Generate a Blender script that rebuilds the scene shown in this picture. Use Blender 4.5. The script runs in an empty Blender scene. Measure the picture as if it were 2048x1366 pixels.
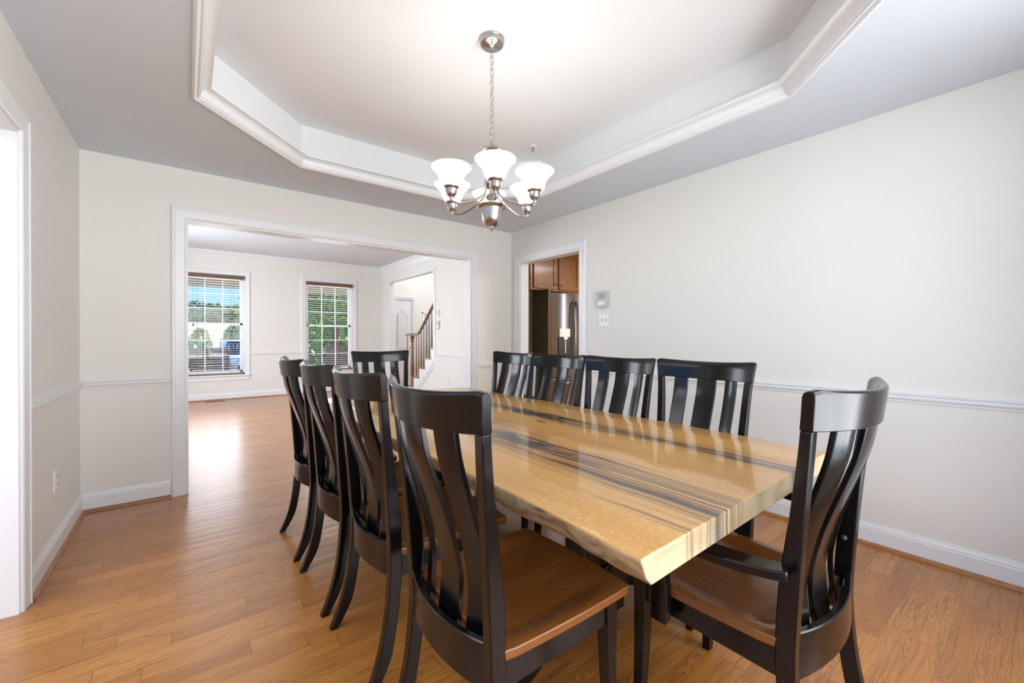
import bpy, bmesh, math, random
from mathutils import Vector, Matrix
random.seed(7)
sc = bpy.context.scene
COL = sc.collection
PI = math.pi

# ------------------------------------------------------------------ camera
YAW, PITCH, ROLL = math.radians(37.8167), math.radians(-0.2512), math.radians(0.0687)
fw = Vector((math.sin(YAW)*math.cos(PITCH), math.cos(YAW)*math.cos(PITCH), math.sin(PITCH)))
rt = Vector((math.cos(YAW), -math.sin(YAW), 0)); up = rt.cross(fw)
r2 = rt*math.cos(ROLL)+up*math.sin(ROLL); u2 = -rt*math.sin(ROLL)+up*math.cos(ROLL)
cd = bpy.data.cameras.new('camera'); cam = bpy.data.objects.new('camera', cd); COL.objects.link(cam)
cam.matrix_world = Matrix(((r2.x, u2.x, -fw.x, 0), (r2.y, u2.y, -fw.y, 0), (r2.z, u2.z, -fw.z, 1.1792), (0, 0, 0, 1)))
cd.sensor_width = 36; cd.lens = 839.4*36/2048; cd.shift_y = (679.24-683)/2048; cd.clip_start = 0.02; cd.clip_end = 400
sc.camera = cam

# ------------------------------------------------------------------ world, sun, exposure
sc.view_settings.view_transform = 'Standard'; sc.view_settings.look = 'None'
sc.view_settings.gamma = 1; sc.view_settings.exposure = 0.52; sc.view_settings.use_curve_mapping = False
wd = bpy.data.worlds.new('world'); sc.world = wd; wd.use_nodes = True
wn = wd.node_tree.nodes; wl = wd.node_tree.links; wn.clear()
wo = wn.new('ShaderNodeOutputWorld'); wb = wn.new('ShaderNodeBackground'); wl.new(wb.outputs[0], wo.inputs[0])
tc = wn.new('ShaderNodeTexCoord'); sx = wn.new('ShaderNodeSeparateXYZ'); rmp = wn.new('ShaderNodeValToRGB')
wl.new(tc.outputs['Generated'], sx.inputs[0]); wl.new(sx.outputs['Z'], rmp.inputs[0]); wl.new(rmp.outputs[0], wb.inputs[0])
rmp.color_ramp.elements[0].position = 0.0; rmp.color_ramp.elements[0].color = (0.33, 0.62, 0.95, 1)
rmp.color_ramp.elements[1].position = 0.35; rmp.color_ramp.elements[1].color = (0.07, 0.29, 0.85, 1)
wb.inputs[1].default_value = 1.0
sd = bpy.data.lights.new('sun', 'SUN'); sd.energy = 5.5; sd.angle = 0.01; sd.color = (1, 0.95, 0.86)
sun = bpy.data.objects.new('sun', sd); COL.objects.link(sun); sun.rotation_euler = Vector((-0.75, -0.28, -0.62)).to_track_quat('-Z', 'Y').to_euler()

def area(name, loc, rot, sx_, sy_, watts, color=(1, 1, 1), spread=PI):
    d = bpy.data.lights.new(name, 'AREA'); d.shape = 'RECTANGLE'; d.size = sx_; d.size_y = sy_; d.energy = watts; d.color = color; d.spread = spread
    o = bpy.data.objects.new(name, d); COL.objects.link(o); o.location = loc; o.rotation_euler = rot
    return o
# area lamps: daylight at the windows, and added fills in and around the rooms
area('daylight_near_window', (1.35, -1.25, 1.35), (PI/2, 0, math.radians(22)), 2.9, 2.1, 100, (1.0, 0.985, 0.965))
area('soffit_uplight_fill', (0.95, -1.15, 0.15), (math.radians(133), 0, 0), 2.9, 0.9, 16, (0.92, 0.96, 1.0))  # added upward lamp that brightens the ceiling, in place of ground-reflected daylight
area('fridge_highlight_lamp', (6.55, 2.0, 1.55), (0, PI/2, 0), 1.3, 0.35, 9, (0.95, 0.97, 1.0))  # added strip lamp, no window here; puts highlights on the refrigerator doors
area('side_room_fill', (-1.75, 1.4, 2.42), (0, 0, 0), 1.8, 2.6, 52, (0.88, 0.94, 1.0))  # added fill without a fixture, softens light through the left opening
area('daylight_parlor_window', (0.42, 9.95, 1.45), (-PI/2, 0, 0), 0.9, 1.7, 18, (0.92, 0.96, 1.0))
area('daylight_parlor_window', (2.5, 9.95, 1.45), (-PI/2, 0, 0), 0.9, 1.7, 18, (0.92, 0.96, 1.0))
area('daylight_parlor_side', (-1.25, 6.8, 1.5), (0, -PI/2, 0), 1.7, 3.0, 96, (0.90, 0.94, 1.0))
area('daylight_foyer', (6.0, 8.3, 4.3), (0, 0.7, 0), 2.0, 2.0, 110, (0.86, 0.92, 1.0))
area('kitchen_fill', (4.9, 2.9, 2.47), (0, 0, 0), 1.2, 0.6, 36, (1, 0.97, 0.93))  # added fill without a fixture, brightens the cabinet fronts

# ------------------------------------------------------------------ material helpers
class NT:
    def __init__(s, name):
        s.m = bpy.data.materials.new(name); s.m.use_nodes = True
        s.n = s.m.node_tree.nodes; s.l = s.m.node_tree.links
        s.b = s.n['Principled BSDF']
    def node(s, t, **kw):
        n = s.n.new(t)
        for k, v in kw.items(): setattr(n, k, v)
        return n
    def put(s, sock, v):
        if isinstance(v, bpy.types.NodeSocket): s.l.new(v, sock)
        elif v is not None: sock.default_value = v
    def math(s, op, a, b=None, c=None, clamp=False):
        n = s.node('ShaderNodeMath', operation=op, use_clamp=clamp)
        for i, v in enumerate((a, b, c)):
            if v is not None: s.put(n.inputs[i], v)
        return n.outputs[0]
    def obj(s):
        return s.node('ShaderNodeTexCoord').outputs['Object']
    def pos(s):
        return s.node('ShaderNodeNewGeometry').outputs['Position']
    def mapping(s, v, scale=(1, 1, 1), loc=(0, 0, 0), rot=(0, 0, 0)):
        n = s.node('ShaderNodeMapping'); s.l.new(v, n.inputs[0])
        n.inputs['Scale'].default_value = scale; n.inputs['Location'].default_value = loc; n.inputs['Rotation'].default_value = rot
        return n.outputs[0]
    def noise(s, v, scale, detail=4, rough=0.5, dist=0.0, out=0):
        n = s.node('ShaderNodeTexNoise'); s.l.new(v, n.inputs['Vector'])
        n.inputs['Scale'].default_value = scale; n.inputs['Detail'].default_value = detail
        n.inputs['Roughness'].default_value = rough; n.inputs['Distortion'].default_value = dist
        return n.outputs[out]
    def ramp(s, v, stops):
        n = s.node('ShaderNodeValToRGB'); s.l.new(v, n.inputs[0]); e = n.color_ramp.elements
        while len(e) < len(stops): e.new(0.5)
        for k, (p, c) in enumerate(stops):
            e[k].position = p; e[k].color = (c[0], c[1], c[2], 1) if len(c) == 3 else c
        return n.outputs[0]
    def mix(s, f, a, b, mode='MIX'):
        n = s.node('ShaderNodeMix', data_type='RGBA', blend_type=mode)
        s.put(n.inputs[0], f)
        for sock, v in ((n.inputs[6], a), (n.inputs[7], b)):
            if isinstance(v, tuple): v = (v[0], v[1], v[2], 1)
            s.put(sock, v)
        return n.outputs[2]
    def bump(s, h, strength=0.2, dist=0.01):
        n = s.node('ShaderNodeBump'); n.inputs['Strength'].default_value = strength; n.inputs['Distance'].default_value = dist
        s.l.new(h, n.inputs['Height']); s.l.new(n.outputs[0], s.b.inputs['Normal'])
    def sep(s, v):
        n = s.node('ShaderNodeSeparateXYZ'); s.l.new(v, n.inputs[0]); return n.outputs
    def comb(s, x, y, z):
        n = s.node('ShaderNodeCombineXYZ')
        for i, v in enumerate((x, y, z)): s.put(n.inputs[i], v)
        return n.outputs[0]

def simple(name, col, rough=0.5, metal=0.0, coat=0.0, spec=0.5, var=0.0, vscale=12, bump=0.0, bscale=200):
    t = NT(name); b = t.b
    b.inputs['Roughness'].default_value = rough; b.inputs['Metallic'].default_value = metal
    b.inputs['Coat Weight'].default_value = coat; b.inputs['Coat Roughness'].default_value = 0.15
    b.inputs['Specular IOR Level'].default_value = spec
    if var:
        n = t.noise(t.obj(), vscale, 3)
        t.l.new(t.mix(n, tuple(c*(1-var) for c in col), tuple(min(1, c*(1+var)) for c in col)), b.inputs['Base Color'])
    else: b.inputs['Base Color'].default_value = (*col, 1)
    if bump: t.bump(t.noise(t.obj(), bscale, 2), bump, 0.002)
    return t.m

M = {}
M['wall'] = simple('cream_wall_paint', (0.815, 0.80, 0.75), 0.75, var=0.015, vscale=3, bump=0.05, bscale=350)
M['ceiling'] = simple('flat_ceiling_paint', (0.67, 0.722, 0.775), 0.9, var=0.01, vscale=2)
M['tray'] = simple('white_tray_paint', (0.80, 0.81, 0.81), 0.85, var=0.01, vscale=2)
M['trim'] = simple('white_semigloss_trim', (0.835, 0.845, 0.855), 0.32, var=0.01, vscale=4)
M['plastic'] = simple('white_plastic', (0.80, 0.80, 0.78), 0.35, var=0.01)
M['greyplastic'] = simple('grey_plastic', (0.52, 0.52, 0.51), 0.45, var=0.03)
M['dark'] = simple('dark_slot', (0.02, 0.02, 0.02), 0.6)
M['tan'] = simple('ochre_kitchen_paint', (0.64, 0.50, 0.25), 0.8, var=0.02)
M['nickel'] = simple('brushed_nickel', (0.47, 0.44, 0.42), 0.26, metal=1.0, var=0.08, vscale=25)
M['brass'] = simple('brass', (0.7, 0.5, 0.22), 0.25, metal=1.0)
M['steel'] = simple('black_stainless', (0.30, 0.295, 0.33), 0.2, metal=1.0, var=0.06, vscale=6)
M['blackgloss'] = simple('black_plastic', (0.012, 0.012, 0.013), 0.3)
M['silverplastic'] = simple('silver_panel', (0.6, 0.59, 0.57), 0.3, metal=0.6)
M['blind'] = simple('white_blind_vinyl', (0.82, 0.80, 0.80), 0.4)
M['cord'] = simple('grey_cord', (0.22, 0.2, 0.2), 0.8)
M['vinyl'] = simple('white_window_vinyl', (0.84, 0.83, 0.85), 0.3)
M['bark'] = simple('tree_bark', (0.16, 0.11, 0.08), 0.9, var=0.3, vscale=6)
M['paintcar'] = simple('white_car_paint', (0.85, 0.86, 0.9), 0.2, coat=0.5)
M['carglass'] = simple('dark_car_glass', (0.03, 0.04, 0.05), 0.08)
M['rubber'] = simple('black_rubber', (0.02, 0.02, 0.02), 0.7)
M['drive'] = simple('pale_driveway', (0.6, 0.57, 0.55), 0.9, var=0.05, vscale=2)
M['stair_wood_white'] = M['trim']

def black_wood():
    t = NT('espresso_black_lacquer'); b = t.b
    v = t.mapping(t.obj(), (30, 30, 2.5))
    n = t.noise(v, 3, 5, 0.6)
    t.l.new(t.ramp(n, [(0.3, (0.003, 0.0024, 0.0025)), (0.7, (0.006, 0.0045, 0.0044))]), b.inputs['Base Color'])
    b.inputs['Roughness'].default_value = 0.17; b.inputs['Specular IOR Level'].default_value = 0.4
    t.bump(n, 0.03, 0.001)
    return t.m
M['black'] = black_wood()

def stained(name, c0, c1, along='Y', rough=0.28, coat=0.6, scale=1.0, coatr=0.12):
    t = NT(name); b = t.b
    k = {'X': (1.2, 14, 14), 'Y': (14, 1.2, 14), 'Z': (14, 14, 1.2)}[along]
    v = t.mapping(t.obj(), tuple(q*scale for q in k))
    n1 = t.noise(v, 2.2, 6, 0.6, 0.6); n2 = t.noise(v, 9, 3, 0.6)
    f = t.math('ADD', t.math('MULTIPLY', n1, 0.7), t.math('MULTIPLY', n2, 0.3))
    t.l.new(t.ramp(f, [(0.3, c0), (0.68, c1)]), b.inputs['Base Color'])
    b.inputs['Roughness'].default_value = rough
    b.inputs['Coat Weight'].default_value = coat; b.inputs['Coat Roughness'].default_value = coatr
    t.bump(n2, 0.02, 0.001)
    return t.m
M['seat'] = stained('brown_maple_seat', (0.135, 0.043, 0.008), (0.25, 0.088, 0.018), 'Y', 0.3, 0.4, coatr=0.18)
M['cabinet'] = stained('medium_brown_cabinet_maple', (0.24, 0.085, 0.022), (0.36, 0.145, 0.042), 'Z', 0.35, 0.3)
M['oaktrim'] = stained('oak_shoe_moulding', (0.26, 0.095, 0.026), (0.46, 0.20, 0.06), 'X', 0.3, 0.4)
M['oakrail'] = stained('oak_stair_wood', (0.15, 0.065, 0.024), (0.28, 0.135, 0.052), 'Y', 0.3, 0.4)
M['valance'] = stained('brown_valance_wood', (0.12, 0.058, 0.026), (0.19, 0.095, 0.045), 'X', 0.4, 0.2)
M['porchwood'] = stained('brown_porch_chair_wood', (0.035, 0.02, 0.016), (0.075, 0.042, 0.032), 'X', 0.5, 0.1)
M['porchceil'] = simple('tan_beadboard', (0.52, 0.46, 0.36), 0.6, var=0.05)

def floor_mat():
    t = NT('oak_strip_floor'); b = t.b
    p = t.pos(); X, Y, Z = t.sep(p)
    W = 0.083
    row = t.math('FLOOR', t.math('DIVIDE', Y, W))
    wn1 = t.node('ShaderNodeTexWhiteNoise', noise_dimensions='1D'); t.l.new(row, wn1.inputs['W'])
    # plank ends: each row shifted by a random amount
    xs = t.math('ADD', X, t.math('MULTIPLY', wn1.outputs[0], 7.3))
    L = 1.15
    pl = t.math('FLOOR', t.math('DIVIDE', xs, L))
    wn2 = t.node('ShaderNodeTexWhiteNoise', noise_dimensions='2D'); t.l.new(t.comb(pl, row, 0.0), wn2.inputs['Vector'])
    # second split so lengths vary
    fx = t.math('FRACT', t.math('DIVIDE', xs, L))
    cut = t.math('MULTIPLY_ADD', wn2.outputs[0], 0.5, 0.25)
    side = t.math('GREATER_THAN', fx, cut)
    wn3 = t.node('ShaderNodeTexWhiteNoise', noise_dimensions='3D'); t.l.new(t.comb(pl, row, side), wn3.inputs['Vector'])
    rnd = wn3.outputs[0]; rc = t.sep(wn3.outputs[1])
    # grain: cathedral rings, a distorted distance field per plank
    gy = t.math('SUBTRACT', t.math('FRACT', t.math('DIVIDE', Y, W)), 0.5)
    off = t.math('MULTIPLY_ADD', rc[0], 1.8, -0.9)
    gy2 = t.math('MULTIPLY', t.math('ADD', gy, off), W)
    gx = t.math('MULTIPLY', t.math('ADD', X, t.math('MULTIPLY', rc[1], 9.0)), 0.11)
    gv = t.comb(gx, gy2, t.math('MULTIPLY', rnd, 40.0))
    warp = t.noise(t.mapping(gv, (30, 15, 1)), 1.0, 2, 0.5)
    rr = t.math('ADD', t.math('MULTIPLY', t.math('ABSOLUTE', gy2), 1.0), t.math('MULTIPLY', warp, 0.13))
    ring = t.math('MULTIPLY', t.math('ADD', t.math('SINE', t.math('MULTIPLY', rr, 560.0)), 1.0), 0.5)
    ring = t.math('POWER', ring, 4.0)
    patch = t.math('MULTIPLY', t.math('SUBTRACT', t.noise(t.mapping(p, (2.2, 16, 1)), 1.0, 3, 0.6), 0.36, clamp=True), 4.0, clamp=True)
    ring = t.math('MULTIPLY', ring, patch)
    streaks = t.noise(t.comb(t.math('MULTIPLY', X, 3.2), t.math('MULTIPLY', Y, 85.0), t.math('MULTIPLY', rnd, 7.0)), 1.0, 5, 0.7)
    pore = t.noise(t.mapping(p, (4, 190, 1)), 1.0, 4, 0.65)
    broad = t.noise(t.mapping(p, (2.0, 18, 1)), 1.0, 3, 0.5)
    base = t.ramp(rnd, [(0.0, (0.38, 0.140, 0.023)), (0.35, (0.445, 0.176, 0.031)), (0.7, (0.475, 0.193, 0.036)), (1.0, (0.56, 0.240, 0.050))])
    c = t.mix(t.math('MULTIPLY', ring, 0.8), base, (0.17, 0.052, 0.010))
    c = t.mix(t.math('MULTIPLY', t.math('SUBTRACT', streaks, 0.52, clamp=True), 5.5, clamp=True), c, (0.22, 0.072, 0.015))
    c = t.mix(t.math('MULTIPLY', t.math('SUBTRACT', 0.45, streaks, clamp=True), 2.5, clamp=True), c, (0.56, 0.245, 0.05))
    c = t.mix(t.math('MULTIPLY', t.math('SUBTRACT', pore, 0.48, clamp=True), 2.8, clamp=True), c, (0.22, 0.08, 0.024))
    c = t.mix(t.math('MULTIPLY', broad, 0.2), c, (0.48, 0.18, 0.045))
    # seams
    ey = t.math('ABSOLUTE', gy); sy = t.math('GREATER_THAN', ey, 0.487)
    ex1 = t.math('LESS_THAN', t.math('ABSOLUTE', t.math('SUBTRACT', fx, cut)), 0.0016)
    ex2 = t.math('LESS_THAN', fx, 0.0022)
    seam = t.math('MAXIMUM', t.math('MULTIPLY', sy, 0.45), t.math('MAXIMUM', ex1, ex2))
    c = t.mix(t.math('MULTIPLY', seam, 0.6), c, (0.15, 0.05, 0.016))
    t.l.new(c, b.inputs['Base Color'])
    b.inputs['Roughness'].default_value = 0.3
    b.inputs['Coat Weight'].default_value = 0.4; b.inputs['Coat Roughness'].default_value = 0.19
    cup = t.math('MULTIPLY', t.math('POWER', t.math('MULTIPLY', ey, 2.0), 4.0), -1.0)
    h = t.math('ADD', cup, t.math('MULTIPLY', broad, 0.9))
    t.bump(h, 0.18, 0.004)
    return t.m
M['floor'] = floor_mat()

def table_mat():
    t = NT('spalted_sycamore_slab'); b = t.b
    p = t.pos(); X, Y, Z = t.sep(p)
    wob = t.math('MULTIPLY_ADD', t.noise(t.mapping(p, (1.5, 1.5, 1.5)), 1.0, 2), 0.10, -0.05)
    xw = t.math('ADD', X, wob)
    lv = t.comb(t.math('MULTIPLY', xw, 34.0), t.math('MULTIPLY', Y, 1.7), t.math('MULTIPLY', Z, 6.0))
    fine = t.noise(lv, 1.0, 6, 0.62, 0.3)
    lv2 = t.comb(t.math('MULTIPLY', xw, 110.0), t.math('MULTIPLY', Y, 2.2), t.math('MULTIPLY', Z, 40.0))
    line = t.noise(lv2, 1.0, 4, 0.6, 0.2)
    broad = t.noise(t.comb(t.math('MULTIPLY', xw, 6.0), t.math('MULTIPLY', Y, 0.8), 0.0), 1.0, 3)
    base = t.ramp(broad, [(0.25, (0.50, 0.215, 0.040)), (0.5, (0.60, 0.305, 0.075)), (0.75, (0.66, 0.365, 0.105))])
    # lace figure of the quarter-sawn parts
    fl = t.noise(t.comb(t.math('MULTIPLY', X, 150.0), t.math('MULTIPLY', Y, 60.0), 0.0), 1.0, 2, 0.5, 0.8)
    base = t.mix(t.math('MULTIPLY', t.math('SUBTRACT', fl, 0.45, clamp=True), 3.0, clamp=True), base, (0.71, 0.43, 0.145))
    base = t.mix(t.math('MULTIPLY', t.math('SUBTRACT', line, 0.52, clamp=True), 1.1, clamp=True), base, (0.38, 0.16, 0.035))
    def streak(c0, slope, w, gain, yfade=None):
        cx = t.math('MULTIPLY_ADD', Y, slope, c0)
        d = t.math('DIVIDE', t.math('ABSOLUTE', t.math('SUBTRACT', xw, cx)), w)
        m = t.math('SUBTRACT', 1.0, d, clamp=True)
        return t.math('MULTIPLY', t.math('POWER', m, 0.6), gain)
    s1 = streak(0.935, 0.095, 0.17, 1.0)
    fade = t.node('ShaderNodeMapRange'); t.l.new(Y, fade.inputs[0])
    fade.inputs[1].default_value = 2.1; fade.inputs[2].default_value = 1.55
    s1 = t.math('MULTIPLY', s1, t.math('MULTIPLY_ADD', fade.outputs[0], 0.75, 0.25))
    s2 = streak(1.545, -0.012, 0.085, 1.05)
    s = t.math('MAXIMUM', s1, s2)
    lv3 = t.comb(t.math('MULTIPLY', xw, 130.0), t.math('MULTIPLY', Y, 0.9), 3.0)
    lv4 = t.comb(t.math('MULTIPLY', xw, 52.0), t.math('MULTIPLY', Y, 0.6), 9.0)
    thin = t.noise(lv3, 1.0, 3, 0.55, 0.15); bold = t.noise(lv4, 1.0, 4, 0.6, 0.2)
    env = t.math('MULTIPLY', t.math('ADD', s, t.math('MULTIPLY', t.math('SUBTRACT', fine, 0.5), 0.9)), 1.0, clamp=True)
    d1 = t.math('MULTIPLY', t.math('SUBTRACT', t.math('MULTIPLY_ADD', env, 0.20, thin), 0.60), 11.0, clamp=True)
    d2 = t.math('MULTIPLY', t.math('SUBTRACT', t.math('MULTIPLY_ADD', env, 0.21, bold), 0.69), 22.0, clamp=True)
    dark = t.math('MAXIMUM', t.math('MULTIPLY', d1, 0.72), d2)
    dark = t.math('MULTIPLY', dark, t.math('MINIMUM', t.math('MULTIPLY', s, 3.0), 1.0))
    # knotty blobs where the spalting turned black
    vv = t.noise(t.comb(t.math('MULTIPLY', X, 16.0), t.math('MULTIPLY', Y, 7.0), 0.0), 1.0, 5, 0.68, 1.2)
    def blob(cx, cy, rx, ry):
        dx = t.math('DIVIDE', t.math('SUBTRACT', X, cx), rx); dy = t.math('DIVIDE', t.math('SUBTRACT', Y, cy), ry)
        return t.math('SUBTRACT', 1.0, t.math('SQRT', t.math('ADD', t.math('MULTIPLY', dx, dx), t.math('MULTIPLY', dy, dy))), clamp=True)
    bl = t.math('MAXIMUM', blob(1.075, 1.36, 0.10, 0.42), blob(1.53, 1.72, 0.09, 0.5))
    bd = t.math('MULTIPLY', t.math('SUBTRACT', t.math('MULTIPLY_ADD', bl, 0.34, vv), 0.625), 10.0, clamp=True)
    bd = t.math('MULTIPLY', bd, t.math('MINIMUM', t.math('MULTIPLY', bl, 4.0), 1.0))
    kn = t.math('MULTIPLY', blob(1.403, 1.57, 0.012, 0.045), 2.5, clamp=True)
    top = t.mix(t.math('MULTIPLY', s, 0.22), base, (0.44, 0.23, 0.085))
    top = t.mix(t.math('MULTIPLY', dark, 0.92), top, (0.022, 0.017, 0.016))
    top = t.mix(t.math('MULTIPLY', bd, 0.92), top, (0.03, 0.03, 0.036))
    top = t.mix(kn, top, (0.08, 0.04, 0.02))
    # side faces: pale sapwood with bark stains
    nrm = t.sep(t.node('ShaderNodeNewGeometry').outputs['Normal'])
    sidef = t.math('SUBTRACT', 1.0, t.math('MULTIPLY', t.math('SUBTRACT', nrm[2], 0.35), 2.0, clamp=True), clamp=True)
    st = t.noise(t.mapping(p, (9, 9, 22)), 1.0, 6, 0.7, 1.0)
    st2 = t.noise(t.mapping(p, (5, 5, 60)), 1.0, 4, 0.6)
    lrg = t.noise(t.mapping(p, (2.2, 2.2, 5)), 1.0, 3)
    edge = t.ramp(lrg, [(0.3, (0.50, 0.38, 0.19)), (0.5, (0.52, 0.42, 0.25)), (0.75, (0.40, 0.22, 0.08))])
    longside = t.math('MULTIPLY', t.math('SUBTRACT', t.math('ABSOLUTE', nrm[0]), 0.45), 4.0, clamp=True)
    edge = t.mix(t.math('MULTIPLY', longside, 0.55), edge, (0.36, 0.205, 0.095))
    edge = t.mix(t.math('MULTIPLY', longside, t.math('MULTIPLY', t.math('SUBTRACT', st, 0.455), 5.0, clamp=True)), edge, (0.15, 0.072, 0.03))
    edge = t.mix(t.math('MULTIPLY', t.math('SUBTRACT', st2, 0.55, clamp=True), 2.0, clamp=True), edge, (0.33, 0.22, 0.12))
    edge = t.mix(t.math('MULTIPLY', t.math('MAXIMUM', dark, t.math('MULTIPLY', s, 0.25)), 0.8), edge, (0.05, 0.045, 0.05))
    c = t.mix(sidef, top, edge)
    t.l.new(c, b.inputs['Base Color'])
    t.l.new(t.math('MULTIPLY_ADD', sidef, 0.1, 0.3), b.inputs['Roughness'])
    b.inputs['Coat Weight'].default_value = 0.55; b.inputs['Coat Roughness'].default_value = 0.05
    t.bump(fine, 0.03, 0.001)
    return t.m
M['slab'] = table_mat()

def glass_mat():
    t = NT('window_glass'); t.n.remove(t.b)
    tr = t.node('ShaderNodeBsdfTransparent'); gl = t.node('ShaderNodeBsdfGlossy'); gl.inputs['Roughness'].default_value = 0.02
    fr = t.node('ShaderNodeFresnel'); fr.inputs[0].default_value = 1.35
    mx = t.node('ShaderNodeMixShader'); t.l.new(fr.outputs[0], mx.inputs[0]); t.l.new(tr.outputs[0], mx.inputs[1]); t.l.new(gl.outputs[0], mx.inputs[2])
    t.l.new(mx.outputs[0], t.n['Material Output'].inputs[0]); return t.m
M['glass'] = glass_mat()

def frost_mat():
    t = NT('frosted_glass'); t.n.remove(t.b)
    tl = t.node('ShaderNodeBsdfTranslucent'); tl.inputs[0].default_value = (0.95, 0.95, 0.97, 1)
    t.l.new(tl.outputs[0], t.n['Material Output'].inputs[0]); return t.m
M['frost'] = frost_mat()
def shade_mat():
    t = NT('alabaster_lamp_glass'); t.n.remove(t.b)
    df = t.node('ShaderNodeBsdfDiffuse'); tl = t.node('ShaderNodeBsdfTranslucent'); gs = t.node('ShaderNodeBsdfGlossy')
    n = t.noise(t.obj(), 30, 3)
    c = t.ramp(n, [(0.3, (0.86, 0.82, 0.74)), (0.7, (0.92, 0.90, 0.86))])
    for q in (df, tl): t.l.new(c, q.inputs[0])
    gs.inputs['Roughness'].default_value = 0.12
    a = t.node('ShaderNodeMixShader'); a.inputs[0].default_value = 0.75; t.l.new(df.outputs[0], a.inputs[1]); t.l.new(tl.outputs[0], a.inputs[2])
    fr = t.node('ShaderNodeFresnel'); fr.inputs[0].default_value = 1.4
    d = t.node('ShaderNodeMixShader'); t.l.new(fr.outputs[0], d.inputs[0]); t.l.new(a.outputs[0], d.inputs[1]); t.l.new(gs.outputs[0], d.inputs[2])
    em = t.node('ShaderNodeEmission'); em.inputs[0].default_value = (1, 0.97, 0.9, 1); em.inputs[1].default_value = 0.28
    ad = t.node('ShaderNodeAddShader'); t.l.new(d.outputs[0], ad.inputs[0]); t.l.new(em.outputs[0], ad.inputs[1])
    t.l.new(ad.outputs[0], t.n['Material Output'].inputs[0]); return t.m
M['shade'] = shade_mat()
def emit_mat(name, col, s):
    t = NT(name); t.b.inputs['Base Color'].default_value = (*col, 1)
    t.b.inputs['Emission Color'].default_value = (*col, 1); t.b.inputs['Emission Strength'].default_value = s; return t.m
M['bulb'] = emit_mat('lit_bulb', (1, 0.99, 0.975), 50)

def leaf_mat(name, c0, c1):
    t = NT(name); n = t.noise(t.pos(), 1.3, 4, 0.7)
    t.l.new(t.ramp(n, [(0.3, c0), (0.7, c1)]), t.b.inputs['Base Color']); t.b.inputs['Roughness'].default_value = 0.6
    t.b.inputs['Transmission Weight'].default_value = 0.0
    return t.m
M['leaf'] = leaf_mat('maple_leaves', (0.08, 0.25, 0.05), (0.34, 0.58, 0.14))
M['leaf2'] = leaf_mat('hill_leaves', (0.13, 0.27, 0.12), (0.34, 0.48, 0.22))
M['leaf3'] = leaf_mat('yellow_green_leaves', (0.22, 0.32, 0.05), (0.5, 0.5, 0.12))
M['grass'] = leaf_mat('dry_lawn', (0.42, 0.42, 0.16), (0.66, 0.58, 0.32))

# ------------------------------------------------------------------ mesh helpers
def finish(name, bm, mat, parent=None, smooth=35, bevel=0.0, segs=2):
    bmesh.ops.remove_doubles(bm, verts=bm.verts, dist=1e-5)
    bmesh.ops.recalc_face_normals(bm, faces=bm.faces)
    me = bpy.data.meshes.new(name); bm.to_mesh(me); bm.free()
    me.materials.append(mat)
    if smooth:
        for p in me.polygons: p.use_smooth = True
        me.set_sharp_from_angle(angle=math.radians(smooth))
    o = bpy.data.objects.new(name, me); COL.objects.link(o)
    if parent: o.parent = parent
    if bevel:
        md = o.modifiers.new('bevel', 'BEVEL'); md.width = bevel; md.segments = segs; md.limit_method = 'ANGLE'; md.angle_limit = math.radians(40)
        md.harden_normals = False
    return o
def BM(): return bmesh.new()
def box(bm, x0, x1, y0, y1, z0, z1):
    v = [bm.verts.new((x, y, z)) for z in (z0, z1) for y in (y0, y1) for x in (x0, x1)]
    for f in ((0, 2, 3, 1), (4, 5, 7, 6), (0, 1, 5, 4), (2, 6, 7, 3), (0, 4, 6, 2), (1, 3, 7, 5)): bm.faces.new([v[i] for i in f])
def grid_loft(bm, rings, closed=True, caps=True):
    R = [[bm.verts.new(p) for p in r] for r in rings]
    n = len(R[0])
    for a, b in zip(R, R[1:]):
        for i in range(n if closed else n-1):
            j = (i+1) % n
            try: bm.faces.new((a[i], a[j], b[j], b[i]))
            except ValueError: pass
    if caps and closed:
        bm.faces.new(R[0][::-1]); bm.faces.new(R[-1])
def lathe(bm, prof, c=(0, 0, 0), seg=32):
    c = Vector(c); rings = []
    for r, z in prof:
        rings.append([c+Vector((max(r, 1e-5)*math.cos(2*PI*k/seg), max(r, 1e-5)*math.sin(2*PI*k/seg), z)) for k in range(seg)])
    grid_loft(bm, rings, True, True)
def smoothpath(pts, n=6):
    P = [Vector(p) for p in pts]; out = []
    for i in range(len(P)-1):
        p0 = P[max(i-1, 0)]; p1 = P[i]; p2 = P[i+1]; p3 = P[min(i+2, len(P)-1)]
        for k in range(n):
            t = k/n
            out.append(0.5*((2*p1)+(-p0+p2)*t+(2*p0-5*p1+4*p2-p3)*t*t+(-p0+3*p1-3*p2+p3)*t**3))
    out.append(P[-1]); return out
def tube(bm, pts, r, seg=10, closed=False):
    P = [Vector(p) for p in pts]; rings = []; n = len(P); prev = None
    for i, p in enumerate(P):
        if closed: d = P[(i+1) % n]-P[i-1]
        else: d = P[min(i+1, n-1)]-P[max(i-1, 0)]
        d.normalize()
        if prev is None:
            ref = Vector((0, 0, 1)) if abs(d.z) < 0.9 else Vector((1, 0, 0)); a = d.cross(ref).normalized()
        else: a = (prev-d*prev.dot(d)).normalized()
        prev = a; b = d.cross(a); rr = r[i] if isinstance(r, (list, tuple)) else r
        rings.append([p+a*rr*math.cos(2*PI*k/seg)+b*rr*math.sin(2*PI*k/seg) for k in range(seg)])
    if closed: rings.append(rings[0]); grid_loft(bm, rings, True, False)
    else: grid_loft(bm, rings, True, True)
def sphere(bm, c, r, u=14, v=8):
    bmesh.ops.create_uvsphere(bm, u_segments=u, v_segments=v, radius=r, matrix=Matrix.Translation(c))
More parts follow.
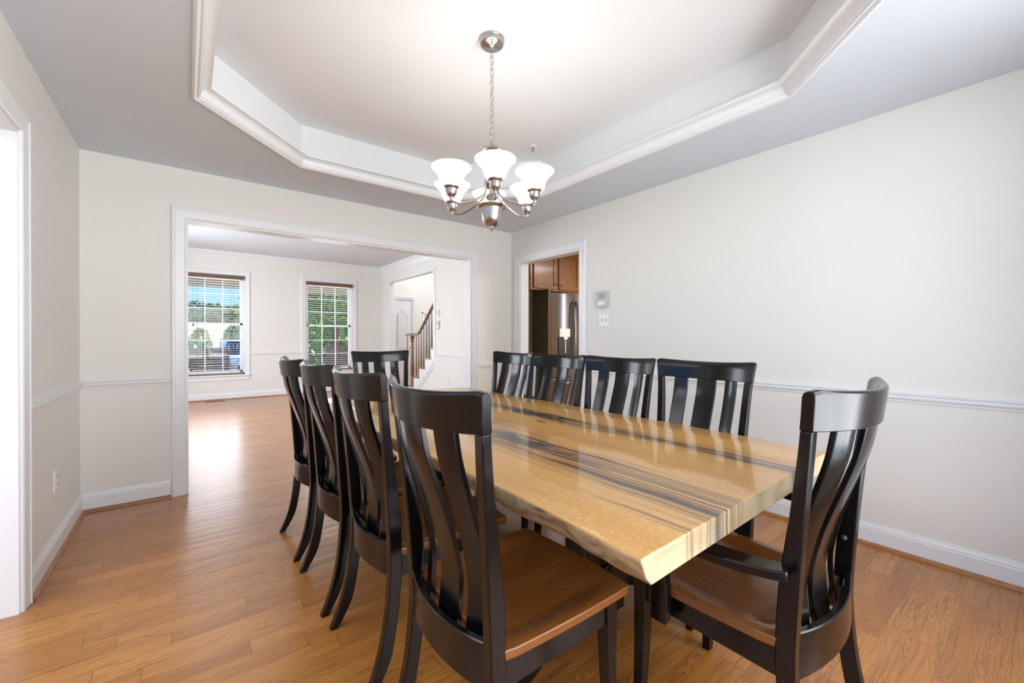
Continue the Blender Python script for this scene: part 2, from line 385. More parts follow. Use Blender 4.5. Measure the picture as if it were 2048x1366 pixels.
def prism(bm, poly, axis, a, b):
    def P(q, t):
        return {'X': (t, q[0], q[1]), 'Y': (q[0], t, q[1]), 'Z': (q[0], q[1], t)}[axis]
    grid_loft(bm, [[P(q, a) for q in poly], [P(q, b) for q in poly]])
def interp(tab, z):
    if z <= tab[0][0]: return tab[0][1]
    for (a, va), (b, vb) in zip(tab, tab[1:]):
        if z <= b:
            t = (z-a)/(b-a); return va+(vb-va)*t
    return tab[-1][1]
def smooth_tab(tab, n=8):
    p = smoothpath([(a, b, 0) for a, b in tab], n); return [(q.x, q.y) for q in p]
# a moulding: profile (out, z) swept along a 2D path in the floor plane; 'out' is to the left of the path
def moulding(bm, path, prof, closed=False, z0=0.0):
    n = len(path); P = [Vector((p[0], p[1])) for p in path]; rings = []
    for i in range(n):
        ds = []
        if closed or i > 0: ds.append((P[i]-P[i-1]).normalized())
        if closed or i < n-1: ds.append((P[(i+1) % n]-P[i]).normalized())
        ns = [Vector((-d.y, d.x)) for d in ds]
        m = ns[0] if len(ns) == 1 else (ns[0]+ns[1])/(1+ns[0].dot(ns[1]))
        rings.append([Vector((P[i].x+m.x*o, P[i].y+m.y*o, z0+z)) for o, z in prof])
    if closed: rings.append(rings[0]); grid_loft(bm, rings, True, False)
    else: grid_loft(bm, rings, True, True)
# flat casing swept round an opening in a wall plane; (u, z) path, profile (side, depth)
def casing(bm, path, prof, to3):
    n = len(path); P = [Vector(p) for p in path]; rings = []
    for i in range(n):
        ds = []
        if i > 0: ds.append((P[i]-P[i-1]).normalized())
        if i < n-1: ds.append((P[i+1]-P[i]).normalized())
        ns = [Vector((-d.y, d.x)) for d in ds]
        m = ns[0] if len(ns) == 1 else (ns[0]+ns[1])/(1+ns[0].dot(ns[1]))
        rings.append([Vector(to3(P[i].x+m.x*o, P[i].y+m.y*o, d)) for o, d in prof])
    grid_loft(bm, rings, True, True)

def struct(o, label=None):
    o['kind'] = 'structure'
    if label: o['label'] = label
    return o
def tag(o, label, cat, group=None, kind=None):
    o['label'] = label; o['category'] = cat
    if group: o['group'] = group
    if kind: o['kind'] = kind
    return o
def thing(name, label, cat, loc=(0, 0, 0), rz=0.0, group=None):
    o = bpy.data.objects.new(name, None); COL.objects.link(o); o.empty_display_size = 0.1
    o.location = loc; o.rotation_euler = (0, 0, rz)
    return tag(o, label, cat, group)
def copy_tree(root, loc, rz, label, group=None):
    r = root.copy(); COL.objects.link(r); r.location = loc; r.rotation_euler = (0, 0, rz); r['label'] = label
    if group: r['group'] = group
    for ch in list(root.children):
        c = ch.copy(); COL.objects.link(c); c.parent = r
        for g in list(ch.children):
            d = g.copy(); COL.objects.link(d); d.parent = c
    return r

# ------------------------------------------------------------------ the room
XL, XR, YN, YB, H = -0.564, 3.091, -0.45, 4.0, 2.44
YF, XP, HP = 9.65, 3.653, 2.80          # parlor far wall, parlor right wall, parlor ceiling
bm = BM(); box(bm, -3.4, 9.0, -0.9, YF+0.1, -0.1, 0); box(bm, XP, 9.0, YF+0.1, 11.2, -0.1, 0)
struct(finish('floor', bm, M['floor'], smooth=0))

# dining walls
bm = BM()
box(bm, XR, XR+0.12, YN-0.12, 2.886, 0, H+0.4); box(bm, XR, XR+0.12, 3.83, 4.88, 0, HP); box(bm, XR, XR+0.12, 2.886, 3.83, 2.06, H+0.4)
struct(finish('wall_right', bm, M['wall'], smooth=0))
bm = BM()
box(bm, XL-0.14, 0.0, YB, YB+0.13, 0, HP); box(bm, 2.528, XR, YB, YB+0.13, 0, HP); box(bm, 0.0, 2.528, YB, YB+0.13, 2.068, HP)
struct(finish('wall_back', bm, M['wall'], smooth=0))
bm = BM()
box(bm, XL-0.14, XL, 2.705, YB, 0, H+0.4); box(bm, XL-0.14, XL, YN-0.12, 0.15, 0, H+0.4); box(bm, XL-0.14, XL, 0.15, 2.705, 2.06, H+0.4)
struct(finish('wall_left', bm, M['wall'], smooth=0))
WX0, WX1, WZ0, WZ1 = -0.4, 2.35, 0.35, 2.32
bm = BM()
box(bm, XL, WX0, YN-0.12, YN, 0, H+0.4); box(bm, WX1, XR, YN-0.12, YN, 0, H+0.4)
box(bm, WX0, WX1, YN-0.12, YN, 0, WZ0); box(bm, WX0, WX1, YN-0.12, YN, WZ1, H+0.4)
struct(finish('wall_near', bm, M['wall'], smooth=0))
bm = BM()
for x in (WX0, 0.5, 1.42, WX1-0.03): box(bm, x, x+0.03, YN-0.09, YN-0.04, WZ0, WZ1)
for z in (WZ0, 1.41, WZ1-0.03): box(bm, WX0, WX1, YN-0.088, YN-0.042, z, z+0.03)
struct(finish('window_4', bm, M['vinyl'], smooth=0))

# tray ceiling: an octagonal opening in the soffit
TX0, TX1, TY0, TY1, TC, HT = 0.045, 2.47, 0.225, 3.375, 0.622, 2.735
OCT = [(TX0+TC, TY0), (TX1-TC, TY0), (TX1, TY0+TC), (TX1, TY1-TC), (TX1-TC, TY1), (TX0+TC, TY1), (TX0, TY1-TC), (TX0, TY0+TC)]
bm = BM()
ox0, ox1, oy0, oy1 = XL, XR, YN, YB
def ring_faces(z):
    o = [bm.verts.new((x, y, z)) for x, y in OCT]
    c = [bm.verts.new(q) for q in ((ox0, oy0, z), (ox1, oy0, z), (ox1, oy1, z), (ox0, oy1, z))]
    for a in ((c[0], c[1], o[1], o[0]), (c[1], o[2], o[1]), (c[1], c[2], o[3], o[2]), (c[2], o[4], o[3]), (c[2], c[3], o[5], o[4]),
              (c[3], o[6], o[5]), (c[3], c[0], o[7], o[6]), (c[0], o[0], o[7])): bm.faces.new(a)
    return o, c
lo, lc = ring_faces(H); hi, hc = ring_faces(H+0.02)
for i in range(8): bm.faces.new((lo[i], lo[(i+1) % 8], hi[(i+1) % 8], hi[i]))
for i in range(4): bm.faces.new((lc[i], lc[(i+1) % 4], hc[(i+1) % 4], hc[i]))
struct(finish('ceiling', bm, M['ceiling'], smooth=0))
bm = BM()
moulding(bm, OCT, [(0.0, H+0.02), (0.0, HT), (-0.05, HT), (-0.05, H+0.02)], closed=True)
t_ = [bm.verts.new((x, y, HT)) for x, y in OCT]; bm.faces.new(t_)
t_ = [bm.verts.new((x, y, HT+0.06)) for x, y in OCT]; bm.faces.new(t_)
struct(finish('ceiling_tray', bm, M['tray'], smooth=0))
# crown inside the tray: bead, fillets, cove, lip
prof = [(-0.022, H+0.001), (-0.022, H-0.010), (-0.010, H-0.016), (-0.002, H-0.010), (0.002, H-0.004), (0.010, H-0.006), (0.014, H+0.004), (0.018, H+0.006)]
for k in range(9):
    a = PI/2*k/8
    prof.append((0.018+0.037*(1-math.cos(a)), H+0.008+0.044*math.sin(a)))
prof += [(0.062, H+0.052), (0.062, H+0.064), (0.0, H+0.064)]
bm = BM(); moulding(bm, OCT, prof, closed=True)
struct(finish('trim_1', bm, M['trim'], smooth=30))

# baseboards, shoe mouldings, chair rails (paths keep the room on their left)
BASE = [(0.0, 0.0), (0.014, 0.0), (0.014, 0.092), (0.011, 0.097), (0.012, 0.104), (0.008, 0.112), (0.005, 0.118), (0.004, 0.126), (0.0, 0.126)]
SHOE = [(0.014, 0.0), (0.032, 0.0), (0.031, 0.007), (0.027, 0.013), (0.021, 0.017), (0.014, 0.019)]
RAIL = [(0.0, 0.832), (0.008, 0.833), (0.009, 0.843), (0.013, 0.847), (0.020, 0.853), (0.021, 0.862), (0.015, 0.868), (0.024, 0.874), (0.024, 0.879), (0.0, 0.880)]
CY0, CY1 = 2.806, 3.915     # outer edges of the kitchen casing
runs = {'left': [[(0.0-0.092, YB), (XL, YB), (XL, 2.796)]],
        'right': [[(XR, YN), (XR, CY0)], [(XR, CY1), (XR, YB), (2.612, YB)]],
        'near': [[(XL, YN), (XR, YN)]]}
for sd_, paths in runs.items():
    bm = BM(); b2 = BM(); b3 = BM()
    for p in paths:
        moulding(bm, p, BASE); moulding(b2, p, SHOE)
        if sd_ != 'near': moulding(b3, p, RAIL)
    struct(finish('baseboard_'+sd_, bm, M['trim'], smooth=30))
    struct(finish('trim_'+{'left': '2', 'right': '3', 'near': '4'}[sd_], b2, M['oaktrim'], smooth=50))
    if sd_ != 'near': struct(finish('trim_'+{'left': '5', 'right': '6'}[sd_], b3, M['trim'], smooth=30))
    else: b3.free()

# cased openings: casing on the room side and a lining in the wall thickness
CAS = [(0.0, 0.0), (0.0, 0.010), (0.006, 0.014), (0.012, 0.012), (0.016, 0.013), (0.062, 0.018), (0.066, 0.022), (0.080, 0.022), (0.086, 0.016), (0.088, 0.0)]
bm = BM()     # wide opening to the parlor
casing(bm, [(0.0, 0.0), (0.0, 2.068), (2.528, 2.068), (2.528, 0.0)], [(o, d) for o, d in CAS], lambda u, z, d: (u, YB-d, z))
casing(bm, [(0.0, 0.0), (0.0, 2.068), (2.528, 2.068), (2.528, 0.0)], [(o, d) for o, d in CAS], lambda u, z, d: (u, YB+0.13+d, z))
casing(bm, [(0.0, 0.0), (0.0, 2.068), (2.528, 2.068), (2.528, 0.0)], [(-0.012, 0), (0.001, 0), (0.001, 0.13), (-0.012, 0.13)], lambda u, z, d: (u, YB+d, z))
struct(finish('trim_7', bm, M['trim'], smooth=25))
bm = BM()     # kitchen doorway
casing(bm, [(2.886, 0.0), (2.886, 2.06), (3.83, 2.06), (3.83, 0.0)], CAS, lambda u, z, d: (XR-d, u, z))
casing(bm, [(2.886, 0.0), (2.886, 2.06), (3.83, 2.06), (3.83, 0.0)], CAS, lambda u, z, d: (XR+0.12+d, u, z))
casing(bm, [(2.886, 0.0), (2.886, 2.06), (3.83, 2.06), (3.83, 0.0)], [(-0.012, 0), (0.001, 0), (0.001, 0.12), (-0.012, 0.12)], lambda u, z, d: (XR+d, u, z))
struct(finish('trim_8', bm, M['trim'], smooth=25))
bm = BM()     # opening on the left
casing(bm, [(0.15, 0.0), (0.15, 2.06), (2.705, 2.06), (2.705, 0.0)], CAS, lambda u, z, d: (XL+d, u, z))
casing(bm, [(0.15, 0.0), (0.15, 2.06), (2.705, 2.06), (2.705, 0.0)], CAS, lambda u, z, d: (XL-0.14-d, u, z))
casing(bm, [(0.15, 0.0), (0.15, 2.06), (2.705, 2.06), (2.705, 0.0)], [(-0.012, 0), (0.001, 0), (0.001, 0.14), (-0.012, 0.14)], lambda u, z, d: (XL-d, u, z))
struct(finish('trim_9', bm, M['trim'], smooth=25))

# side room beyond the left opening
bm = BM()
box(bm, -3.4, XL-0.14, 3.6, 3.72, 0, H+0.4); box(bm, -3.4, XL-0.14, -0.9, -0.78, 0, H+0.4)
box(bm, -3.02, -2.9, -0.78, 3.6, 0, 0.55); box(bm, -3.02, -2.9, -0.78, 3.6, 2.4, H+0.4)
box(bm, -3.02, -2.9, -0.78, -0.1, 0.55, 2.4); box(bm, -3.02, -2.9, 2.6, 3.6, 0.55, 2.4)
struct(finish('wall_side_room', bm, M['wall'], smooth=0))
bm = BM(); box(bm, -3.4, XL-0.14, -0.9, 3.72, H, H+0.1); struct(finish('ceiling_side_room', bm, M['ceiling'], smooth=0))

# ------------------------------------------------------------------ parlor
W1 = (-0.07, 0.90); W2 = (1.985, 2.955); WB, WT = 0.47, 2.36
bm = BM()
y0, y1 = YF, YF+0.16
for a, b in ((-1.3, W1[0]), (W1[1], W2[0]), (W2[1], XP+0.0)): box(bm, a, b, y0, y1, 0, HP)
for w in (W1, W2): box(bm, *w, y0, y1, 0, WB); box(bm, *w, y0, y1, WT, HP)
struct(finish('wall_parlor_front', bm, M['wall'], smooth=0))
bm = BM()
box(bm, -1.12, -1.0, YB+0.13, YF, 0, 0.6); box(bm, -1.12, -1.0, YB+0.13, YF, 2.4, HP)
box(bm, -1.12, -1.0, YB+0.13, 5.3, 0.6, 2.4); box(bm, -1.12, -1.0, 8.3, YF, 0.6, 2.4)
struct(finish('wall_parlor_left', bm, M['wall'], smooth=0))
bm = BM()
OY0, OY1, OZ = 7.08, 9.22, 2.44      # stair hall opening in the parlor's right wall
box(bm, XP, XP+0.1, 4.985, OY0, 0, 5.0); box(bm, XP, XP+0.1, OY1, YF+0.16, 0, 5.0); box(bm, XP, XP+0.1, OY0, OY1, OZ, 5.0)
prism(bm, [(OY0, 0.0), (OY0, 0.82), (OY0+0.90, 0.0)], 'X', XP, XP+0.1)
struct(finish('wall_parlor_right', bm, M['wall'], smooth=0))
bm = BM(); box(bm, XR+0.12, XP+0.1, 4.885, 4.985, 0, HP); box(bm, -1.12, XL-0.14, YB, YB+0.13, 0, HP)
struct(finish('wall_parlor_near', bm, M['wall'], smooth=0))
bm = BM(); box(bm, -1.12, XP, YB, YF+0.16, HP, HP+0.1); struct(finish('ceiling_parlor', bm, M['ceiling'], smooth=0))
CROWN = [(0.0, -0.165), (0.012, -0.165), (0.016, -0.15), (0.022, -0.145), (0.035, -0.115), (0.06, -0.075), (0.092, -0.045), (0.10, -0.04), (0.10, -0.03), (0.112, -0.022), (0.115, 0.0), (0.0, 0.0)]
bm = BM(); moulding(bm, [(XP, 4.985), (XP, YF), (-1.0, YF), (-1.0, YB+0.13)], CROWN, z0=HP)
struct(finish('trim_10', bm, M['trim'], smooth=30))
bm = BM(); b2 = BM(); b3 = BM()
moulding(bm, [(XP, OY1+0.07), (XP, YF), (-1.0, YF), (-1.0, YB+0.13)], BASE); moulding(bm, [(XP, 4.985), (XP, OY0+0.0)], BASE)
moulding(b2, [(XP, OY1+0.07), (XP, YF), (-1.0, YF), (-1.0, YB+0.13)], SHOE); moulding(b2, [(XP, 4.985), (XP, OY0)], SHOE)
moulding(b3, [(XP, OY1+0.07), (XP, YF), (W2[1]+0.085, YF)], RAIL); moulding(b3, [(W2[0]-0.085, YF), (W1[1]+0.085, YF)], RAIL)
moulding(b3, [(XP, 4.985), (XP, OY0-0.1)], RAIL)
struct(finish('baseboard_parlor', bm, M['trim'], smooth=30)); struct(finish('trim_11', b2, M['oaktrim'], smooth=50)); struct(finish('trim_12', b3, M['trim'], smooth=30))
bm = BM()   # white edging of the stair hall opening
casing(bm, [(OY0, 0.80), (OY0, OZ), (OY1, OZ), (OY1, 0.0)], [(-0.012, -0.002), (0.055, -0.002), (0.055, 0.012), (0.03, 0.016), (-0.012, 0.012)], lambda u, z, d: (XP-d, u, z))
casing(bm, [(OY0, 0.80), (OY0, OZ), (OY1, OZ), (OY1, 0.0)], [(-0.012, 0), (0.001, 0), (0.001, 0.1), (-0.012, 0.1)], lambda u, z, d: (XP+d, u, z))
struct(finish('trim_13', bm, M['trim'], smooth=25))

def window(name, X0, X1):
    bm = BM(); y = YF
    # jamb box and exterior frame
    for a, b in ((X0, X0+0.03), (X1-0.03, X1)): box(bm, a, b, y+0.005, y+0.155, WB, WT)
    box(bm, X0, X1, y+0.005, y+0.155, WT-0.03, WT); box(bm, X0, X1, y+0.005, y+0.155, WB, WB+0.03)
    root = struct(finish(name, bm, M['vinyl'], smooth=0))
    zm = (WB+WT)/2+0.02
    for (za, zb, yy) in ((zm-0.02, WT-0.03, y+0.10), (WB+0.03, zm+0.02, y+0.07)):
        bm = BM(); a, b = X0+0.03, X1-0.03
        box(bm, a, a+0.04, yy, yy+0.03, za, zb); box(bm, b-0.04, b, yy, yy+0.03, za, zb)
        box(bm, a, b, yy, yy+0.03, za, za+0.04); box(bm, a, b, yy, yy+0.03, zb-0.04, zb)
        w = (b-a-0.08)/3; h = (zb-za-0.08)/3
        for k in (1, 2):
            box(bm, a+0.04+w*k-0.008, a+0.04+w*k+0.008, yy+0.008, yy+0.022, za+0.02, zb-0.02)
            box(bm, a+0.02, b-0.02, yy+0.0085, yy+0.0215, za+0.04+h*k-0.008, za+0.04+h*k+0.008)
        s_ = finish('sash', bm, M['vinyl'], root, smooth=0)
        bm = BM(); box(bm, a+0.03, b-0.03, yy+0.013, yy+0.017, za+0.03, zb-0.03); finish('pane', bm, M['glass'], s_, smooth=0)
    bm = BM()
    casing(bm, [(X0, WB), (X0, WT), (X1, WT), (X1, WB)], CAS, lambda u, z, d: (u, y-d, z))
    finish('casing', bm, M['trim'], root, smooth=25)
    bm = BM(); box(bm, X0-0.09, X1+0.09, y-0.045, y+0.06, WB-0.03, WB); box(bm, X0-0.075, X1+0.075, y-0.016, y, WB-0.11, WB-0.03)
    finish('sill', bm, M['trim'], root, smooth=0, bevel=0.004)
    return root
window('window_1', *W1); window('window_2', *W2)

def blind(X0, X1, label):
    root = thing('window_blind', label, 'blind', ((X0+X1)/2, YF-0.01, WB), 0, 'wooden blinds in the far room')
    w = (X1-X0)/2-0.005; top = WT-WB
    bm = BM(); box(bm, -w-0.004, w+0.004, -0.055, -0.037, top-0.07, top); box(bm, -w-0.004, -w+0.008, -0.037, 0.0, top-0.07, top); box(bm, w-0.008, w+0.004, -0.037, 0.0, top-0.07, top)
    finish('valance', bm, M['valance'], root, smooth=0, bevel=0.003)
    bm = BM(); n = 40; z0, z1 = 0.05, top-0.085
    for k in range(n):
        z = z0+(z1-z0)*k/(n-1)
        a = 0.05
        prism(bm, [(-0.029, z-0.001), (0.018, z-0.001), (0.018, z+0.001), (-0.029, z+0.001)], 'X', -w, w)
    finish('slats', bm, M['blind'], root, smooth=0)
    bm = BM(); box(bm, -w, w, -0.03, 0.02, 0.004, 0.024); finish('bottom_rail', bm, M['valance'], root, smooth=0, bevel=0.003)
    bm = BM(); box(bm, -w, w, -0.034, 0.022, top-0.075, top-0.03); finish('head_rail', bm, M['blind'], root, smooth=0)
    for x in (-w*0.55, w*0.55):
        bm = BM()
        for yy in (-0.03, 0.019): tube(bm, [(x, yy, 0.02), (x, yy, top-0.06)], 0.0016, 6)
        finish('ladder_cord', bm, M['cord'], root)
    for x, zz in ((-w*0.68, 0.92), (w*0.66, 0.88)):
        bm = BM(); tube(bm, [(x, -0.04, zz+0.03), (x, -0.04, top-0.06)], 0.0013, 6)
        lathe(bm, [(0.001, 0.05), (0.006, 0.045), (0.012, 0.01), (0.012, 0.0), (0.001, -0.002)], (x, -0.04, zz), 10)
        finish('cord_tassel', bm, M['dark'], root)
blind(W1[0]+0.02, W1[1]-0.02, 'open white slat blind with brown valance, on the window showing blue sky')
blind(W2[0]+0.02, W2[1]-0.02, 'open white slat blind with brown valance, on the window full of green leaves')

# floor register
bm = BM(); box(bm, -0.155, 0.155, -0.045, 0.045, 0, 0.005)
rg = tag(finish('floor_register', bm, M['valance'], smooth=0, bevel=0.002), 'small brown floor vent below the window showing sky', 'vent'); rg.location = (0.42, YF-0.2, 0)
bm = BM()
for k in range(10): box(bm, -0.14+k*0.028, -0.124+k*0.028, -0.035, 0.035, 0.004, 0.0062)
finish('slots', bm, M['dark'], rg, smooth=0)

# wall plates: built facing -Y at origin, then turned
def outlet(label, loc, rz):
    bm = BM(); box(bm, -0.036, 0.036, -0.006, 0.001, -0.058, 0.058)
    o = tag(finish('wall_outlet', bm, M['plastic'], smooth=0, bevel=0.003), label, 'outlet', 'white wall outlets'); o.location = loc; o.rotation_euler = (0, 0, rz)
    for z in (-0.022, 0.022):
        bm = BM(); box(bm, -0.017, 0.017, -0.009, -0.005, z-0.014, z+0.014); s_ = finish('receptacle', bm, M['plastic'], o, smooth=0, bevel=0.003)
        bm = BM(); box(bm, -0.008, -0.005, -0.0096, -0.0085, z-0.003, z+0.007); box(bm, 0.005, 0.008, -0.0096, -0.0085, z-0.003, z+0.007); finish('slots', bm, M['dark'], s_, smooth=0)
    return o
outlet('white outlet low on the left wall beside the opening', (XL, 3.315, 0.40), PI/2)
outlet('white outlet under the far window that shows sky', (0.526, YF, 0.30), 0)
outlet('white outlet low on the far room wall beside the staircase', (XP, 6.52, 0.41), -PI/2)
def plate(label, loc, rz, gangs, cat='light switch'):
    w = 0.023*gangs+0.013
    bm = BM(); box(bm, -w, w, -0.006, 0.001, -0.058, 0.058)
    o = tag(finish('switch_plate', bm, M['plastic'], smooth=0, bevel=0.003), label, cat); o.location = loc; o.rotation_euler = (0, 0, rz)
    for k in range(gangs):
        x = (k-(gangs-1)/2)*0.046
        bm = BM(); box(bm, x-0.009, x+0.009, -0.007, -0.005, -0.016, 0.016); finish('switch_slot', bm, M['greyplastic'], o, smooth=0)
        bm = BM(); prism(bm, [(-0.006, -0.006), (-0.019, 0.004), (-0.019, 0.010), (-0.006, 0.008)], 'X', x-0.005, x+0.005); finish('toggle', bm, M['plastic'], o, smooth=0)
    return o
plate('white double light switch on the right wall, below the intercom', (XR, 2.575, 1.345), -PI/2, 2)
plate('white light switch on the far wall, right of the leafy window', (3.50, YF, 1.36), 0, 1)
# intercom
bm = BM(); box(bm, -0.066, 0.066, -0.022, 0.001, -0.078, 0.078)
ic = tag(finish('wall_intercom', bm, M['greyplastic'], smooth=0, bevel=0.004), 'small grey intercom speaker on the right wall near the doorway', 'intercom'); ic.location = (XR, 2.59, 1.54); ic.rotation_euler = (0, 0, -PI/2)
bm = BM()
for k in range(9):
    z = 0.004+k*0.0065; hw = math.sqrt(max(0.0, 0.03**2-(z-0.03)**2))*1.25+0.004
    box(bm, -hw, hw, -0.0235, -0.0215, z-0.0022, z+0.0022)
finish('speaker_grille', bm, simple('grille_grey', (0.40, 0.39, 0.38), 0.6), ic, smooth=0)
bm = BM(); box(bm, -0.045, 0.028, -0.025, -0.021, -0.055, -0.02); finish('button_panel', bm, M['plastic'], ic, smooth=0, bevel=0.002)
bm = BM(); box(bm, 0.032, 0.05, -0.026, -0.021, -0.048, -0.02); finish('knob', bm, M['plastic'], ic, smooth=0, bevel=0.002)
# thermostat and alarm keypad on the parlor wall
bm = BM(); box(bm, -0.06, 0.06, -0.025, 0.001, -0.06, 0.06)
o = tag(finish('thermostat', bm, M['plastic'], smooth=0, bevel=0.005), 'white thermostat on the far room wall beside the stair opening', 'thermostat'); o.location = (XP, 6.91, 1.63); o.rotation_euler = (0, 0, -PI/2)
bm = BM(); box(bm, -0.035, 0.02, -0.027, -0.024, -0.03, 0.035); finish('display', bm, M['greyplastic'], o, smooth=0)
bm = BM(); box(bm, -0.06, 0.06, -0.02, 0.001, -0.075, 0.075)
o = tag(finish('alarm_keypad', bm, M['greyplastic'], smooth=0, bevel=0.004), 'pale grey alarm keypad just below the thermostat', 'keypad'); o.location = (XP, 6.91, 1.41); o.rotation_euler = (0, 0, -PI/2)
bm = BM(); box(bm, -0.04, 0.04, -0.022, -0.019, -0.05, -0.01); finish('keys', bm, M['plastic'], o, smooth=0)
# sprinkler head on the tray ceiling
sp = thing('sprinkler_head', 'small white fire sprinkler on the raised ceiling behind the chandelier', 'sprinkler', (2.23, 2.60, HT))
bm = BM(); lathe(bm, [(0.001, 0), (0.034, 0), (0.032, -0.004), (0.02, -0.008), (0.001, -0.008)]); finish('escutcheon', bm, M['plastic'], sp)
bm = BM(); lathe(bm, [(0.001, -0.007), (0.009, -0.007), (0.008, -0.02), (0.005, -0.022), (0.005, -0.035), (0.014, -0.037), (0.014, -0.039), (0.001, -0.039)], seg=16); finish('nozzle', bm, M['nickel'], sp)

# ------------------------------------------------------------------ stair hall
bm = BM()
DY = 9.40
box(bm, XP+0.1, 3.79, DY, DY+0.1, 0, 5); box(bm, 4.27, 4.46, DY, DY+0.1, 0, 5); box(bm, 3.79, 4.27, DY, DY+0.1, 2.09, 5)
box(bm, 4.36, 4.46, DY+0.1, 11.0, 0, 5)
struct(finish('wall_foyer_closet', bm, M['wall'], smooth=0))
bm = BM(); box(bm, 4.46, 5.25, 10.9, 11.0, 0, 5); box(bm, 5.5, 8.0, 10.9, 11.0, 0, 5); box(bm, 5.25, 5.5, 10.9, 11.0, 0, 0.3); box(bm, 5.25, 5.5, 10.9, 11.0, 1.9, 5)
box(bm, 7.9, 8.0, 4.8, 10.9, 0, 5); box(bm, XP+0.1, 8.0, 4.78, 4.9, 2.5, 5)
struct(finish('wall_foyer', bm, M['wall'], smooth=0))
bm = BM(); box(bm, XP, 8.0, 4.78, 11.0, 5.0, 5.1); struct(finish('ceiling_foyer', bm, M['ceiling'], smooth=0))
bm = BM(); box(bm, 5.25, 5.28, 10.88, 10.98, 0.3, 1.9); box(bm, 5.47, 5.5, 10.88, 10.98, 0.3, 1.9); box(bm, 5.25, 5.5, 10.88, 10.98, 0.3, 0.33); box(bm, 5.25, 5.5, 10.88, 10.98, 1.87, 1.9)
o = struct(finish('window_3', bm, M['vinyl'], smooth=0))
bm = BM(); box(bm, 5.27, 5.48, 10.93, 10.935, 0.32, 1.88); finish('pane', bm, M['frost'], o, smooth=0)
# narrow white closet door with arched panels
DX0, DX1, DZ = 3.80, 4.26, 2.06
bm = BM()
casing(bm, [(DX0-0.01, 0.0), (DX0-0.01, DZ+0.02), (DX1+0.01, DZ+0.02), (DX1+0.01, 0.0)], [(o_*0.8, d_) for o_, d_ in CAS], lambda u, z, d: (u, DY-d, z))
struct(finish('trim_14', bm, M['trim'], smooth=25))
bm = BM(); box(bm, DX0, DX1, DY+0.005, DY+0.04, 0.01, DZ)
door = struct(finish('door_1', bm, M['trim'], smooth=0))
def ring_panel(pts, w=0.016):
    bm = BM(); n = len(pts); P = [Vector(p) for p in pts]
    casing(bm, pts+[pts[0], pts[1]], [(0, -0.001), (0.004, 0.007), (w*0.6, 0.007), (w, -0.001)], lambda u, z, d: (u, DY+0.005-d, z)); return bm
cx = (DX0+DX1)/2; a, b = DX0+0.11, DX1-0.11
up_ = [(a, 0.95), (a, 1.72), (a+0.05, 1.74), (cx-0.03, 1.83), (cx, 1.845), (cx+0.03, 1.83), (b-0.05, 1.74), (b, 1.72), (b, 0.95)]
finish('upper_panel', ring_panel(up_), M['trim'], door, smooth=20)
finish('lower_panel', ring_panel([(a, 0.2), (a, 0.78), (b, 0.78), (b, 0.2)]), M['trim'], door, smooth=20)
for z in (0.35, 1.05, 1.78):
    bm = BM(); tube(bm, [(DX0-0.004, DY-0.004, z-0.05), (DX0-0.004, DY-0.004, z+0.05)], 0.007, 8); finish('hinge', bm, M['nickel'], door)
bm = BM(); tube(bm, [(DX1-0.05, DY+0.01, 0.95), (DX1-0.05, DY-0.04, 0.95)], 0.009, 8); sphere(bm, (DX1-0.05, DY-0.055, 0.95), 0.026); finish('door_knob', bm, M['brass'], door)

# staircase: rises toward the camera behind the parlor wall
st = thing('staircase', 'open staircase with oak treads, white risers and oak handrail in the stair hall', 'staircase', (XP+0.55, 8.25, 0))
RZ, RUN, SW = 0.198, 0.256, 0.95
Y0s = 8.22
x0s = XP+0.0-(XP+0.55); x1s = x0s+SW
for k in range(8):
    y = Y0s-RUN*k-8.25; z = RZ*(k+1)
    x0k = x0s if k < 4 else x0s+0.125
    bm = BM(); box(bm, x0k-0.02, x1s, y-RUN-0.005, y+0.03, z-0.028, z)
    if k == 4: box(bm, x0s-0.02, x0k-0.02, OY0+0.012-8.25, y+0.03, z-0.028, z)
    finish('tread', bm, M['oakrail'], st, smooth=0, bevel=0.008)
    bm = BM(); box(bm, (x0s if k < 5 else x0k)+0.005, x1s, y-0.02, y, z-RZ, z-0.028); finish('riser', bm, M['trim'], st, smooth=0)
bm = BM()
poly = [(Y0s-8.25, 0.0)]
yl = OY0+0.012-8.25
for k in range(5):
    y = Y0s-RUN*k-8.25; poly += [(y, RZ*(k+1)-0.028), (max(yl, y-RUN), RZ*(k+1)-0.028)]
poly += [(yl, (Y0s-8.25-0.32-yl)*RZ/RUN), (Y0s-8.25-0.32, 0.0)]
# outer stringer: sawtooth board with a moulded lower edge
v0 = [bm.verts.new((x0s-0.004, p[0], p[1])) for p in poly]; v1 = [bm.verts.new((x0s+0.02, p[0], p[1])) for p in poly]
bmesh.ops.triangle_fill(bm, use_beauty=True, edges=[bm.edges.new((v0[i], v0[(i+1) % len(v0)])) for i in range(len(v0))])
bmesh.ops.triangle_fill(bm, use_beauty=True, edges=[bm.edges.new((v1[i], v1[(i+1) % len(v1)])) for i in range(len(v1))])
for i in range(len(poly)):
    j = (i+1) % len(poly)
    try: bm.faces.new((v0[i], v0[j], v1[j], v1[i]))
    except ValueError: pass
finish('stringer', bm, M['trim'], st, smooth=0)
bm = BM()
s0 = Vector((x0s-0.006, Y0s-8.25-0.22, 0.0)); s1 = Vector((x0s-0.006, yl, (Y0s-8.25-0.22-yl)*RZ/RUN))
tube(bm, [s0, s1], 0.011, 8); tube(bm, [s0-Vector((0, 0.10, 0)), s1-Vector((0, 0, 0.0755))], 0.009, 8)
finish('stringer_moulding', bm, M['trim'], st)
xr = x0s+0.135
